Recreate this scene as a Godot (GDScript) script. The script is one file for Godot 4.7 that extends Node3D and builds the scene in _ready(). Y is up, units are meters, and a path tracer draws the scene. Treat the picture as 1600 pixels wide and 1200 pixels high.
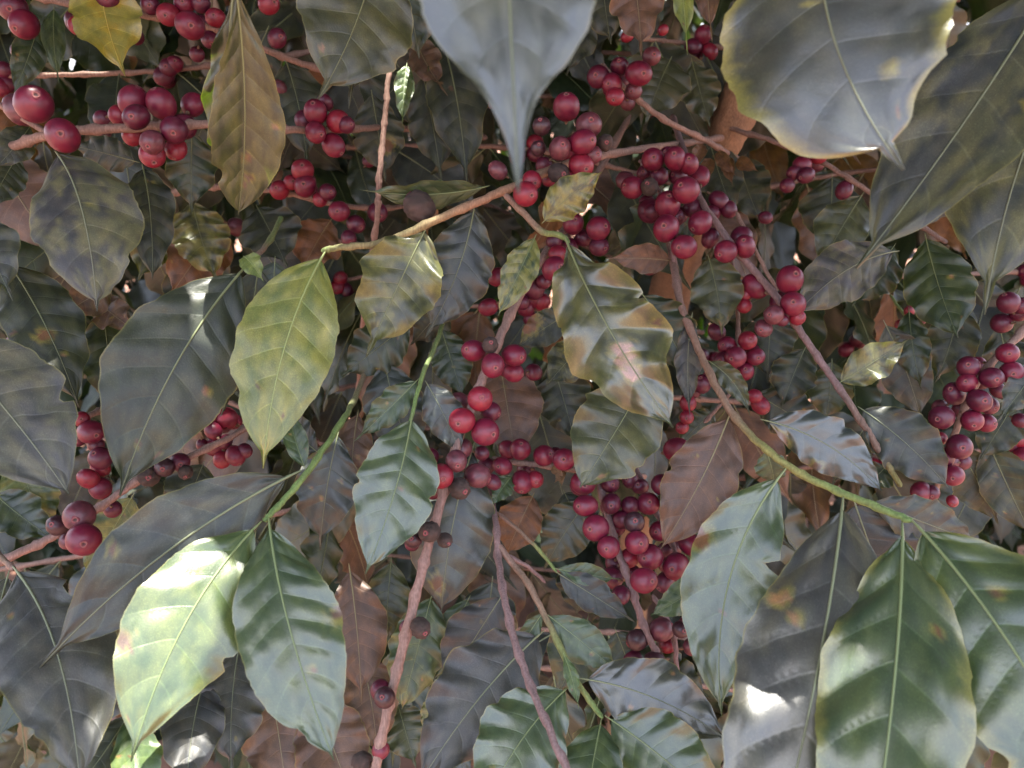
extends Node3D
# A fruiting coffee shrub seen from half a metre: branches with cherries and leaves, each branch a thing.

const EYE := Vector3(0, 1.35, 0)
const PITCH := -20.0
const FOCAL := 1203.4            # pixels of the 1600 x 1200 photograph
const SUN := Vector3(0.08, 0.98, -0.12)

var cam_basis := Basis(Vector3.RIGHT, deg_to_rad(PITCH))
var rng := RandomNumberGenerator.new()
var noise := FastNoiseLite.new()
var fine := FastNoiseLite.new()
var names := {}
var leaf_mats := {}
var M := {}
var cherry_meshes := {}
var navel_mesh: ArrayMesh
var stalk_mesh: ArrayMesh
var flecks: Array = []           # [point, radius]: where sunlight comes through the canopy

const TONE := {
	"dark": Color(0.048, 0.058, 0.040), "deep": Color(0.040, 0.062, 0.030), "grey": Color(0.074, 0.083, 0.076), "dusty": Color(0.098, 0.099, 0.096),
	"green": Color(0.076, 0.118, 0.058), "fresh": Color(0.105, 0.165, 0.062), "lime": Color(0.23, 0.29, 0.085), "olive": Color(0.086, 0.096, 0.050),
	"yellow": Color(0.55, 0.40, 0.06), "brown": Color(0.170, 0.098, 0.066), "tan": Color(0.34, 0.19, 0.10), "rust": Color(0.22, 0.105, 0.050), "blue": Color(0.064, 0.078, 0.070),
}
const DUSTY := ["dusty", "grey", "brown", "tan", "rust", "dark"]


func _ready() -> void:
	rng.seed = 11
	noise.seed = 4
	noise.frequency = 1.0
	noise.fractal_octaves = 3
	fine.seed = 9
	fine.frequency = 1.0
	fine.fractal_octaves = 4
	set_view()
	make_materials()
	make_cherries()
	find_flecks()
	setting()
	near_leaves()
	upper_branches()
	middle_branches()
	lower_branches()
	side_branches()
	inner_branches()
	canopy()


# ---------------------------------------------------------------- view and light
func set_view() -> void:
	var cam := Camera3D.new()
	cam.name = "camera"
	add_child(cam)
	cam.transform = Transform3D(cam_basis, EYE)
	cam.near = 0.02
	cam.far = 200.0
	var lens := CameraAttributesPhysical.new()
	lens.frustum_focal_length = 35.0
	lens.frustum_focus_distance = 0.44
	lens.frustum_near = 0.02
	lens.frustum_far = 200.0
	lens.exposure_aperture = 14.0
	cam.attributes = lens
	cam.fov = 53.0
	cam.current = true
	var env := Environment.new()
	var sky := Sky.new()
	var air := ProceduralSkyMaterial.new()
	air.sky_top_color = Color(0.70, 0.75, 0.86)
	air.sky_horizon_color = Color(0.88, 0.87, 0.87)
	air.sky_curve = 0.12
	air.ground_bottom_color = Color(0.36, 0.27, 0.22)
	air.ground_horizon_color = Color(0.62, 0.55, 0.50)
	air.sun_angle_max = 60.0
	air.sun_curve = 0.9
	sky.sky_material = air
	env.background_mode = Environment.BG_SKY
	env.sky = sky
	env.tonemap_mode = Environment.TONE_MAPPER_LINEAR
	env.tonemap_exposure = 5.6
	env.sdfgi_enabled = true
	env.ssao_enabled = true
	env.ssil_enabled = true
	var we := WorldEnvironment.new()
	we.name = "world_environment"
	we.environment = env
	add_child(we)
	var sun := DirectionalLight3D.new()
	sun.name = "sun"
	sun.light_energy = 1.5
	sun.light_color = Color(1.0, 0.98, 0.94)
	sun.light_angular_distance = 0.5
	sun.shadow_enabled = true
	add_child(sun)
	sun.look_at_from_position(SUN * 10.0, Vector3.ZERO, Vector3.FORWARD)


func at(px: float, py: float, d: float) -> Vector3:
	return EYE + cam_basis * Vector3((px - 800.0) / FOCAL * d, (600.0 - py) / FOCAL * d, -d)


# ---------------------------------------------------------------- materials
func make_materials() -> void:
	for k in 3:
		var nv: int = [7, 9, 8][k]
		var w := 192
		var h := 512
		var col := Image.create(w, h, false, Image.FORMAT_RGB8)
		var hgt := Image.create(w, h, false, Image.FORMAT_RGB8)
		for j in h:
			var t := (j + 0.5) / h
			for i in w:
				var u := ((i + 0.5) / w - 0.5) * 2.0
				var a := absf(u)
				var ph := nv * (t - 0.13 * pow(a, 1.2)) + (0.12 if u > 0 else 0.0)
				var dv := absf(ph - roundf(ph)) / nv         # distance to a side vein
				var vein := smoothstep(0.0065, 0.0015, dv) * (1.0 - 0.55 * a)
				var net := fine.get_noise_3d(u * 26.0, t * 62.0, k * 7.0)
				var ridge := 1.0 - clampf(absf(net) * 7.0, 0.0, 1.0)
				var blot := noise.get_noise_3d(u * 2.2, t * 5.0, 30.0 + k * 9.0)
				var grain := noise.get_noise_3d(u * 40.0, t * 110.0, 60.0 + k)
				var v := 0.66 * (1.0 + 0.16 * blot + 0.09 * grain + 0.10 * ridge)
				v += 0.10 * vein
				var dust := smoothstep(0.34, 0.5, noise.get_noise_3d(u * 45.0, t * 150.0, 80.0 + k))
				var c := Color(v * (1.0 + 0.05 * blot) + 0.16 * dust, v + 0.15 * dust, v * (1.0 - 0.08 * blot) + 0.14 * dust)
				col.set_pixel(i, j, c.clamp())
				var z := 0.55 - 0.30 * vein - 0.10 * ridge + 0.10 * grain
				hgt.set_pixel(i, j, Color(z, z, z))
		var tc := ImageTexture.create_from_image(col)
		var th := ImageTexture.create_from_image(hgt)
		for g in 3:
			var m := StandardMaterial3D.new()
			m.resource_name = "coffee_leaf"
			m.albedo_texture = tc
			m.vertex_color_use_as_albedo = true
			m.roughness = [0.37, 0.47, 0.36][g]
			m.metallic_specular = [0.60, 0.52, 0.66][g]
			m.heightmap_enabled = true
			m.heightmap_texture = th
			m.heightmap_scale = 0.035
			m.backlight_enabled = true
			m.backlight = Color(0.62, 0.78, 0.20)
			m.cull_mode = BaseMaterial3D.CULL_DISABLED
			if g == 2:                                  # leaves with a thick wax coat
				m.clearcoat_enabled = true
				m.clearcoat = 0.9
				m.clearcoat_roughness = 0.27
			leaf_mats[k * 3 + g] = m
	M.rib = plain("midrib", 0.5)
	M.bark = plain("bark", 0.8)
	M.cherry = plain("cherry_skin", 0.42)
	M.cherry.metallic_specular = 0.5
	var sp := NoiseTexture2D.new()
	sp.width = 256
	sp.height = 256
	sp.seamless = true
	var spn := FastNoiseLite.new()
	spn.seed = 3
	spn.frequency = 0.06
	spn.fractal_octaves = 4
	sp.noise = spn
	var ramp := Gradient.new()
	ramp.set_color(0, Color(0.70, 0.68, 0.68))
	ramp.set_color(1, Color(1, 1, 1))
	ramp.add_point(0.62, Color(0.95, 0.95, 0.95))
	sp.color_ramp = ramp
	M.cherry.albedo_texture = sp
	M.cherry.uv1_triplanar = true
	M.cherry.uv1_scale = Vector3(60, 60, 60)
	M.dried = plain("dried_skin", 0.85)
	var bt := NoiseTexture2D.new()
	bt.width = 256
	bt.height = 256
	bt.seamless = true
	var btn := FastNoiseLite.new()
	btn.seed = 5
	btn.frequency = 0.05
	btn.fractal_octaves = 5
	bt.noise = btn
	var br := Gradient.new()
	br.set_color(0, Color(0.62, 0.60, 0.58))
	br.set_color(1, Color(1, 1, 1))
	bt.color_ramp = br
	M.bark.albedo_texture = bt
	M.bark.uv1_triplanar = true
	M.bark.uv1_scale = Vector3(55, 22, 55)
	M.bark.heightmap_enabled = true
	M.bark.heightmap_texture = bt
	M.bark.heightmap_scale = 0.06
	M.dried.albedo_texture = bt
	M.dried.uv1_triplanar = true
	M.dried.uv1_scale = Vector3(90, 90, 90)
	M.earth = plain("dry_earth", 0.95)
	M.earth.vertex_color_use_as_albedo = false
	var et := NoiseTexture2D.new()
	et.width = 512
	et.height = 512
	et.seamless = true
	var etn := FastNoiseLite.new()
	etn.seed = 8
	etn.frequency = 0.02
	etn.fractal_octaves = 6
	et.noise = etn
	var er := Gradient.new()
	er.set_color(0, Color(0.36, 0.24, 0.19))
	er.set_color(1, Color(0.62, 0.46, 0.38))
	et.color_ramp = er
	M.earth.albedo_texture = et
	M.earth.uv1_triplanar = true
	M.earth.uv1_world_triplanar = true
	M.earth.uv1_scale = Vector3(0.9, 0.9, 0.9)


func plain(called: String, rough: float) -> StandardMaterial3D:
	var m := StandardMaterial3D.new()
	m.resource_name = called
	m.vertex_color_use_as_albedo = true
	m.roughness = rough
	m.cull_mode = BaseMaterial3D.CULL_DISABLED
	return m


# ---------------------------------------------------------------- building helpers
func numbered(called: String) -> String:
	var n: int = names.get(called, 0)
	names[called] = n + 1
	return called if n == 0 else "%s_%03d" % [called, n]


func thing(called: String, label: String, category: String, where: Vector3, group := "") -> Node3D:
	var o := Node3D.new()
	o.name = numbered(called)
	add_child(o)
	o.position = where
	o.set_meta("label", label)
	o.set_meta("category", category)
	if group:
		o.set_meta("group", group)
	return o


func put(parent: Node3D, called: String, mesh: Mesh, mat: Material, where := Vector3.ZERO) -> MeshInstance3D:
	var o := MeshInstance3D.new()
	o.name = called
	o.mesh = mesh
	o.material_override = mat
	parent.add_child(o, true)
	o.position = where
	return o


func grid_mesh(pos: PackedVector3Array, nrm: PackedVector3Array, uv: PackedVector2Array, col: PackedColorArray, rows: int, cols: int) -> ArrayMesh:
	var idx := PackedInt32Array()
	for j in rows - 1:
		for i in cols - 1:
			var a := j * cols + i
			idx.append_array([a, a + cols, a + 1, a + 1, a + cols, a + cols + 1])
	var arr := []
	arr.resize(Mesh.ARRAY_MAX)
	arr[Mesh.ARRAY_VERTEX] = pos
	arr[Mesh.ARRAY_NORMAL] = nrm
	if uv.size():
		arr[Mesh.ARRAY_TEX_UV] = uv
	arr[Mesh.ARRAY_COLOR] = col
	arr[Mesh.ARRAY_INDEX] = idx
	var m := ArrayMesh.new()
	m.add_surface_from_arrays(Mesh.PRIMITIVE_TRIANGLES, arr)
	return m


func smooth_path(p: Array, n: int) -> Array:
	# Catmull-Rom through p (Vector4: xyz and radius), n points
	var out := []
	var last := p.size() - 1
	for k in n:
		var f := float(k) / (n - 1) * last
		var i := mini(int(f), last - 1)
		var s := f - i
		var a: Vector4 = p[maxi(i - 1, 0)]
		var b: Vector4 = p[i]
		var c: Vector4 = p[i + 1]
		var d: Vector4 = p[mini(i + 2, last)]
		out.append(0.5 * ((2.0 * b) + (c - a) * s + (2.0 * a - 5.0 * b + 4.0 * c - d) * s * s + (3.0 * b - a - 3.0 * c + d) * s * s * s))
	return out


func tube(path: Array, sides: int, colour: Callable, rough := 0.0, origin := Vector3.ZERO) -> ArrayMesh:
	# path: Vector4 points in world; closed ends
	var pos := PackedVector3Array()
	var nrm := PackedVector3Array()
	var col := PackedColorArray()
	var n := path.size()
	var side := Vector3.ZERO
	for k in n:
		var p := Vector3(path[k].x, path[k].y, path[k].z)
		var q0: Vector4 = path[maxi(k - 1, 0)]
		var q1: Vector4 = path[mini(k + 1, n - 1)]
		var tan := Vector3(q1.x - q0.x, q1.y - q0.y, q1.z - q0.z).normalized()
		if side == Vector3.ZERO:
			side = tan.cross(Vector3.UP if absf(tan.y) < 0.9 else Vector3.RIGHT).normalized()
		side = (side - tan * side.dot(tan)).normalized()
		var other := tan.cross(side)
		for i in sides + 1:
			var an := TAU * i / sides
			var o := side * cos(an) + other * sin(an)
			var r: float = path[k].w
			if rough > 0.0:
				r *= 1.0 + rough * noise.get_noise_3d(p.x * 260.0 + o.x * 1.4, p.y * 260.0 + o.y * 1.4, p.z * 260.0 + o.z * 1.4)
			if k == 0 or k == n - 1:
				r *= 0.35
			pos.append(p + o * r - origin)
			nrm.append(o)
			col.append(colour.call(float(k) / (n - 1), an, p))
	return grid_mesh(pos, nrm, PackedVector2Array(), col, n, sides + 1)


# A woody or green stem through picture points [px, py, distance, radius in mm]; returns its centre line.
func stem(parent: Node3D, pts: Array, tint: Array, called := "stem", knots := 0.03) -> Array:
	var p := []
	var length := 0.0
	for q in pts:
		var w := at(q[0], q[1], q[2])
		p.append(Vector4(w.x, w.y, w.z, q[3] * 0.001))
	for k in p.size() - 1:
		length += Vector3(p[k + 1].x - p[k].x, p[k + 1].y - p[k].y, p[k + 1].z - p[k].z).length()
	var n := clampi(int(length / 0.0035), 10, 110)
	var path := smooth_path(p, n)
	var phase := rng.randf()
	for k in n:                                        # the swellings where leaf pairs sat
		if knots > 0.0:
			var f := fposmod(float(k) / (n - 1) * length / knots + phase, 1.0)
			var bump := exp(-pow((f - 0.5) * knots / 0.0032, 2.0))
			path[k].w *= 1.0 + (0.42 if tint[-1].r > tint[-1].g else 0.22) * bump
		var jig := noise.get_noise_2d(k * 0.35, phase * 90.0) * 0.0007
		path[k].x += jig
		path[k].y += noise.get_noise_2d(k * 0.35, phase * 90.0 + 40.0) * 0.0007
	var cols := tint
	var colour := func(t: float, an: float, w: Vector3) -> Color:
		var f := t * (cols.size() - 1)
		var i := mini(int(f), cols.size() - 2)
		var c: Color = cols[i].lerp(cols[i + 1], smoothstep(0.2, 0.8, f - i))
		var s := noise.get_noise_3d(w.x * 90.0, w.y * 90.0, w.z * 90.0 + an)
		var stripe := fine.get_noise_2d(an * 3.0, t * length * 40.0)
		return c * (1.0 + 0.35 * s + 0.3 * stripe)
	var o := parent.position
	put(parent, called, tube(path, 10, colour, 0.045, o), M.bark)
	return path


const WOOD := [Color(0.30, 0.185, 0.14), Color(0.26, 0.165, 0.13)]
const WOODGREEN := [Color(0.27, 0.17, 0.13), Color(0.25, 0.165, 0.11), Color(0.20, 0.24, 0.075), Color(0.16, 0.24, 0.07)]
const GREENWOOD := [Color(0.16, 0.24, 0.07), Color(0.20, 0.24, 0.075), Color(0.26, 0.17, 0.11), Color(0.27, 0.17, 0.13)]
const GREEN := [Color(0.17, 0.23, 0.07), Color(0.15, 0.25, 0.07)]
const PURPLE := [Color(0.25, 0.16, 0.15), Color(0.23, 0.15, 0.145)]


# A leaf: stalk at picture point (bx, by) and distance bd, tip at (tx, ty, td), as wide as w picture pixels.
func leaf(parent: Node3D, bx: float, by: float, bd: float, tx: float, ty: float, td: float, w: float, tone: String, o := {}) -> MeshInstance3D:
	var width: float = 0.86 * w / FOCAL * (bd + td) * 0.5 / maxf(0.35, cos(deg_to_rad(o.get("roll", 0.0))))
	return blade(parent, at(bx, by, bd), at(tx, ty, td), width, tone, o)


func blade(parent: Node3D, base: Vector3, tip: Vector3, width: float, tone: String, o := {}) -> MeshInstance3D:
	var along := tip - base
	var length := along.length()
	along /= length
	var facing: Vector3 = o.get("facing", EYE - (base + tip) * 0.5).normalized()
	var nrm := (facing - along * facing.dot(along)).normalized()
	nrm = nrm.rotated(along, deg_to_rad(o.get("roll", 0.0)))
	var side := along.cross(nrm).normalized()
	var rows: int = o.get("rows", 60)
	var half: int = o.get("half", 11)
	var cols := half * 2 + 1
	var key := rng.randf() * 100.0
	var bend: float = o.get("bend", rng.randf_range(0.01, 0.09)) * length
	var sway: float = o.get("sway", rng.randf_range(-0.035, 0.035)) * length
	var twist: float = deg_to_rad(o.get("twist", rng.randf_range(-16.0, 16.0)))
	var fold: float = o.get("fold", rng.randf_range(-0.02, 0.26))
	var curl: float = o.get("curl", rng.randf_range(-0.22, 0.05))
	var wave: float = o.get("wave", rng.randf_range(0.08, 0.22))
	var waves: float = o.get("waves", rng.randf_range(3.0, 5.5))
	var quilt: float = o.get("quilt", rng.randf_range(0.005, 0.013)) * length * 0.66
	var drip: float = o.get("drip", rng.randf_range(0.09, 0.14))
	var point: float = o.get("point", rng.randf_range(0.85, 1.08))
	var most: float = o.get("most", rng.randf_range(0.84, 1.02))
	var yel: float = o.get("yellow", 0.04)
	var rim: float = o.get("rim", 0.0)
	var kind: int = o.get("kind", rng.randi() % 3)
	var nv: int = [7, 9, 8][kind]
	var spots: Array = o.get("spots", [])
	var bites: Array = o.get("bites", [])
	if rows > 40:                                       # blemishes: rust specks, pale grit scars, nibbled edges
		spots = spots.duplicate()
		bites = bites.duplicate()
		for k in rng.randi() % 4:
			spots.append([rng.randf_range(-0.85, 0.85), rng.randf_range(0.12, 0.9), rng.randf_range(0.007, 0.016), [TONE.rust, TONE.tan, TONE.brown][rng.randi() % 3]])
		for k in rng.randi() % 3:
			bites.append([1.0 if rng.randf() < 0.5 else -1.0, rng.randf_range(0.2, 0.9), rng.randf_range(0.05, 0.16), rng.randf_range(0.015, 0.03)])
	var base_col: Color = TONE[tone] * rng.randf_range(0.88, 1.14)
	var ycol := Color(0.36, 0.34, 0.085)
	var start := 0.055
	var pos := PackedVector3Array()
	var uv := PackedVector2Array()
	var col := PackedColorArray()
	var rib := []
	for j in rows:
		var t := float(j) / (rows - 1)
		var g := start + (1.0 - start) * t
		var b4 := 4.0 * g * (1.0 - g)
		var c := base + along * (length * g) + nrm * (bend * b4) + side * (sway * b4)
		var tn := (along * length + nrm * (bend * 4.0 * (1.0 - 2.0 * g)) + side * (sway * 4.0 * (1.0 - 2.0 * g))).normalized()
		var sd := (side - tn * side.dot(tn)).normalized().rotated(tn, twist * (t - 0.5))
		var up := sd.cross(tn).normalized()
		var body := 0.0
		if t < 1.0 - drip:
			body = pow(maxf(sin(PI * pow(t / (1.0 - drip), most)), 0.0), 0.82)
			if t > 0.45:
				body = pow(body, lerpf(1.0, point, smoothstep(0.45, 0.8, t)))
		var tail := 0.17 * pow((1.0 - t) / 0.25, 0.8) if t > 0.75 else 0.0
		tail *= smoothstep(0.75, 0.95, t)
		var prof := maxf(body, tail)
		prof = lerpf(prof, sqrt(body * body + tail * tail), 0.7)
		if j == rows - 1:
			prof = 0.012
		rib.append(Vector4(c.x + up.x * 0.0002, c.y + up.y * 0.0002, c.z + up.z * 0.0002, lerpf(0.00075, 0.0002, pow(t, 0.7)) * clampf(length / 0.13, 0.35, 1.2)))
		for i in cols:
			var e := float(i - half) / half
			var u := signf(e) * pow(absf(e), 0.82)
			if absf(e) > 0.999 - 1.0 / half and absf(e) < 0.999:
				u = signf(e) * 0.968
			var a := absf(u)
			var hw := prof * width * 0.5
			hw *= 1.0 + 0.10 * noise.get_noise_3d(t * 6.0, signf(u) * 3.0, key) + 0.03 * noise.get_noise_3d(t * 26.0, signf(u) * 3.0, key)
			hw *= 1.0 + 0.30 * wave * sin(TAU * waves * t + key + (2.9 if u > 0 else 1.2)) * smoothstep(0.1, 0.3, t)
			for bt in bites:                            # [side, t, depth, length]
				if signf(u) == signf(bt[0]) and a > 0.2:
					var f: float = absf(t - bt[1]) / bt[3]
					if f < 1.0:
						hw *= 1.0 - bt[2] * sqrt(1.0 - f * f) * (1.0 + 0.25 * noise.get_noise_2d(t * 60.0, key))
			var ph := nv * (t - 0.13 * pow(a, 1.2)) + (0.12 if u > 0 else 0.0)
			var q := pow(absf(sin(PI * ph)), 0.8) - 0.55
			var z := hw * (fold * a + curl * a * a)
			z += wave * width * 0.5 * sin(TAU * waves * (t - 0.1 * a) + key + (1.7 if u > 0 else 0.0)) * a * a * smoothstep(0.0, 0.2, t) * smoothstep(1.0, 0.8, t)
			z += quilt * q * minf(1.0, a * 4.0) * (1.0 - pow(a, 4.0)) * smoothstep(0.0, 0.15, prof)
			z += 0.018 * length * noise.get_noise_3d(u * 1.1, t * 3.2, key + 11.0) * a
			var v := c + sd * (u * hw) + up * z
			pos.append(v - base)
			uv.append(Vector2(0.5 + 0.5 * u, t))
			var n1 := noise.get_noise_3d(u * 1.6, t * 4.2, key + 20.0)
			var n2 := noise.get_noise_3d(u * 6.0, t * 15.0, key + 50.0)
			var k := base_col * (1.0 + 0.30 * n1 + 0.20 * n2)
			var y := yel * 1.7 * smoothstep(0.30 - 0.55 * yel, 0.75 - 0.3 * yel, 0.5 + 0.8 * n1 + 0.3 * n2 + 0.15 * (a - 0.5))
			k = k.lerp(ycol * (1.0 + 0.3 * n2), clampf(y, 0.0, 0.9))
			if rim > 0.0:                               # the yellowed edge band
				k = k.lerp(Color(0.40, 0.37, 0.10), rim * smoothstep(0.80 + 0.25 * n2, 1.0, a))
			if a > 0.99:
				k = k.lerp(Color(0.36, 0.33, 0.11), 0.55)
			for s in spots:                             # [u, t, radius, colour]
				var du := Vector2((u - s[0]) * width * 0.5 / length, t - s[1])
				var rr: float = s[2] * (1.0 + 0.6 * n2)
				var f2: float = smoothstep(rr * 1.08, rr * 0.9, du.length())
				k = k.lerp(Color(0.40, 0.33, 0.07), 0.5 * smoothstep(rr * 1.9, rr * 1.1, du.length()))
				k = k.lerp(s[3], f2)
			k.a = 1.0
			col.append(k * (1.0 / 0.66))
	var nn := PackedVector3Array()
	nn.resize(pos.size())
	for j in rows:
		for i in cols:
			var dx := pos[j * cols + mini(i + 1, cols - 1)] - pos[j * cols + maxi(i - 1, 0)]
			var dy := pos[mini(j + 1, rows - 1) * cols + i] - pos[maxi(j - 1, 0) * cols + i]
			var nv3 := dx.cross(dy)
			nn[j * cols + i] = nv3.normalized() if nv3.length() > 1e-14 else nrm
	var glossy: int = 2 if o.get("waxy", false) else 1 if tone in DUSTY else 0
	var mesh := grid_mesh(pos, nn, uv, col, rows, cols)
	var node := put(parent, "leaf", mesh, leaf_mats[kind * 3 + glossy], base - parent.position)
	if o.has("label"):
		node.set_meta("label", o.label)
	if not o.get("bare", false):
		var rc := base_col.lerp(Color(0.22, 0.25, 0.10), 0.55)
		var stalk_w: float = 0.0010 * clampf(length / 0.13, 0.4, 1.15)
		var line := [Vector4(base.x, base.y, base.z, stalk_w)]
		var step := maxi(1, rows / 14)
		for j in range(0, rows, step):
			line.append(rib[j])
		line.append(rib[rows - 1])
		var colour := func(t: float, _an: float, _w: Vector3) -> Color: return rc.lerp(base_col, t * 0.5)
		put(node, "midrib", tube(line, 6, colour, 0.0, base), M.rib)
	return node


# ---------------------------------------------------------------- cherries
func make_cherries() -> void:
	var kinds := {
		"ripe": [Color(0.24, 0.016, 0.044), Color(0.13, 0.012, 0.034), 0.0], "red": [Color(0.33, 0.020, 0.040), Color(0.20, 0.014, 0.036), 0.0],
		"deep": [Color(0.15, 0.014, 0.038), Color(0.080, 0.012, 0.030), 0.0], "dull": [Color(0.20, 0.050, 0.066), Color(0.10, 0.032, 0.042), 0.03],
		"dark": [Color(0.075, 0.026, 0.034), Color(0.045, 0.020, 0.026), 0.04], "dried": [Color(0.095, 0.058, 0.046), Color(0.050, 0.034, 0.028), 0.10],
	}
	for kind in kinds:
		var list := []
		for v in 3:
			var pos := PackedVector3Array()
			var nrm := PackedVector3Array()
			var col := PackedColorArray()
			var rows := 17
			var cols := 25
			var long := 1.04 + 0.06 * v
			var k: Array = kinds[kind]
			var key := v * 13.0 + hash(kind) % 100
			for j in rows:
				var th := PI * j / (rows - 1)
				for i in cols:
					var an := TAU * (i % (cols - 1)) / (cols - 1)
					var dir := Vector3(sin(th) * cos(an), cos(th), sin(th) * sin(an))
					var r: float = 1.0 + 0.025 * noise.get_noise_3d(dir.x * 1.5 + key, dir.y * 1.5, dir.z * 1.5)
					var dent := 0.07 * exp(-pow(th / 0.26, 2.0)) + 0.06 * exp(-pow((PI - th) / 0.3, 2.0))
					r -= dent
					var wr := 0.0
					if k[2] > 0.0:
						wr = fine.get_noise_3d(dir.x * 2.6 + key, dir.y * 2.6, dir.z * 2.6)
						r += k[2] * 1.6 * wr - k[2] * 0.4
					pos.append(Vector3(dir.x * r, dir.y * r * long, dir.z * r * (1.0 - 0.05 * v)))
					var n1: float = 0.5 + 0.9 * noise.get_noise_3d(dir.x * 1.3 + key + 40.0, dir.y * 1.3, dir.z * 1.3)
					var c: Color = k[0].lerp(k[1], clampf(n1, 0.0, 1.0))
					c *= 1.0 + 0.5 * wr
					col.append(c * 0.80)
			nrm.resize(pos.size())
			for j in rows:
				for i in cols:
					var a := pos[j * cols + (i + 1) % (cols - 1)] - pos[j * cols + (i + cols - 2) % (cols - 1)]
					var b := pos[mini(j + 1, rows - 1) * cols + i] - pos[maxi(j - 1, 0) * cols + i]
					var n := b.cross(a)
					if n.dot(pos[j * cols + i]) < 0.0:
						n = -n
					nrm[j * cols + i] = n.normalized() if n.length() > 1e-9 and j > 0 and j < rows - 1 else pos[j * cols + i].normalized()
			list.append(grid_mesh(pos, nrm, PackedVector2Array(), col, rows, cols))
		cherry_meshes[kind] = list
	# the scar ring at the free end
	var prof := [[0.0, -0.010], [0.075, -0.012], [0.10, 0.012], [0.15, 0.030], [0.20, 0.024], [0.235, -0.004], [0.26, -0.05]]
	var tints := [Color(0.10, 0.05, 0.045), Color(0.08, 0.04, 0.04), Color(0.20, 0.07, 0.07), Color(0.34, 0.13, 0.12), Color(0.28, 0.07, 0.08), Color(0.20, 0.03, 0.05), Color(0.20, 0.02, 0.05)]
	var pos2 := PackedVector3Array()
	var nrm2 := PackedVector3Array()
	var col2 := PackedColorArray()
	for j in prof.size():
		for i in 15:
			var an := TAU * (i % 14) / 14
			var r: float = prof[j][0] * (1.0 + 0.12 * sin(an * 3.0 + j))
			pos2.append(Vector3(cos(an) * r, prof[j][1], sin(an) * r))
			nrm2.append(Vector3(cos(an) * (0.5 if j > 3 else -0.4), 1.0, sin(an) * (0.5 if j > 3 else -0.4)).normalized())
			col2.append(tints[j])
	navel_mesh = grid_mesh(pos2, nrm2, PackedVector2Array(), col2, prof.size(), 15)
	stalk_mesh = tube([Vector4(0, 0.1, 0, 0.16), Vector4(0, -0.12, 0.02, 0.17), Vector4(0.03, -0.32, 0.03, 0.15), Vector4(0.05, -0.5, 0.02, 0.19)], 8, func(t, _a, _w): return Color(0.24, 0.16, 0.08).lerp(Color(0.20, 0.11, 0.08), t))


# list: [px, py, radius px, kind, (distance offset)]; path: the stem they grow on
func cherries(parent: Node3D, path: Array, d: float, list: Array) -> void:
	for c in list:
		var off: float = c[4] if c.size() > 4 else rng.randf_range(-0.006, 0.006)
		var depth: float = d + off
		var p := at(c[0], c[1], depth)
		var r: float = c[2] / FOCAL * depth
		var near := Vector3.ZERO
		var best := 1e9
		for q in path:
			var w := Vector3(q.x, q.y, q.z)
			if w.distance_to(p) < best:
				best = w.distance_to(p)
				near = w
		var out := (p - near).normalized()
		var dir := (out * 0.9 + (EYE - p).normalized() * 0.55 + Vector3(rng.randf_range(-0.45, 0.45), rng.randf_range(-0.55, 0.3), rng.randf_range(-0.3, 0.3))).normalized()
		fruit(parent, p, r, dir, c[3] if c.size() > 3 else ["ripe", "ripe", "red", "deep"][rng.randi() % 4])
		if rng.randf() < 0.42 and c[2] > 11:
			var back := near + (p - near).length() * Vector3(rng.randf_range(-1, 1), rng.randf_range(-1, 1), rng.randf_range(-1.3, -0.4)).normalized()
			fruit(parent, back, r * rng.randf_range(0.85, 1.0), (back - near).normalized(), ["deep", "deep", "ripe", "dull"][rng.randi() % 4])


func fruit(parent: Node3D, p: Vector3, r: float, dir: Vector3, kind: String) -> void:
	var v := rng.randi() % 3
	var o := put(parent, "cherry", cherry_meshes[kind][v], M.dried if kind == "dried" else M.cherry, p - parent.position)
	var b := Basis(Quaternion(Vector3.UP, dir)) * Basis(Vector3.UP, rng.randf() * TAU)
	o.basis = b * Basis.from_scale(Vector3.ONE * r * 1.05)
	var long := 1.04 + 0.06 * v
	put(o, "navel", navel_mesh, M.dried, Vector3(0, long * (0.945 if kind != "dried" else 0.93), 0))
	put(o, "stalk", stalk_mesh, M.bark, Vector3(0, -long * 0.9, 0))


# ---------------------------------------------------------------- the place
func find_flecks() -> void:
	for f in [[245, 1080, 0.345, 0.020], [290, 1010, 0.35, 0.010], [215, 1010, 0.35, 0.008], [1185, 1085, 0.32, 0.003], [597, 270, 0.50, 0.010],
			[335, 222, 0.405, 0.004], [372, 224, 0.405, 0.004], [305, 328, 0.56, 0.005], [60, 830, 0.46, 0.004], [92, 875, 0.47, 0.004],
			[505, 4, 0.40, 0.006], [590, 330, 0.5, 0.006], [1510, 345, 0.42, 0.004], [160, 820, 0.7, 0.012]]:
		flecks.append([at(f[0], f[1], f[2]), f[3]])


func lets_sun_in(points: Array) -> bool:
	# false when a leaf with these points would close one of the gaps the sun comes through
	var s := SUN.normalized()
	for f in flecks:
		for p in points:
			var d: Vector3 = p - f[0]
			var h := d.dot(s)
			if h > 0.03 and (d - s * h).length() < f[1] + 0.008:
				return false
	return true


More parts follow.
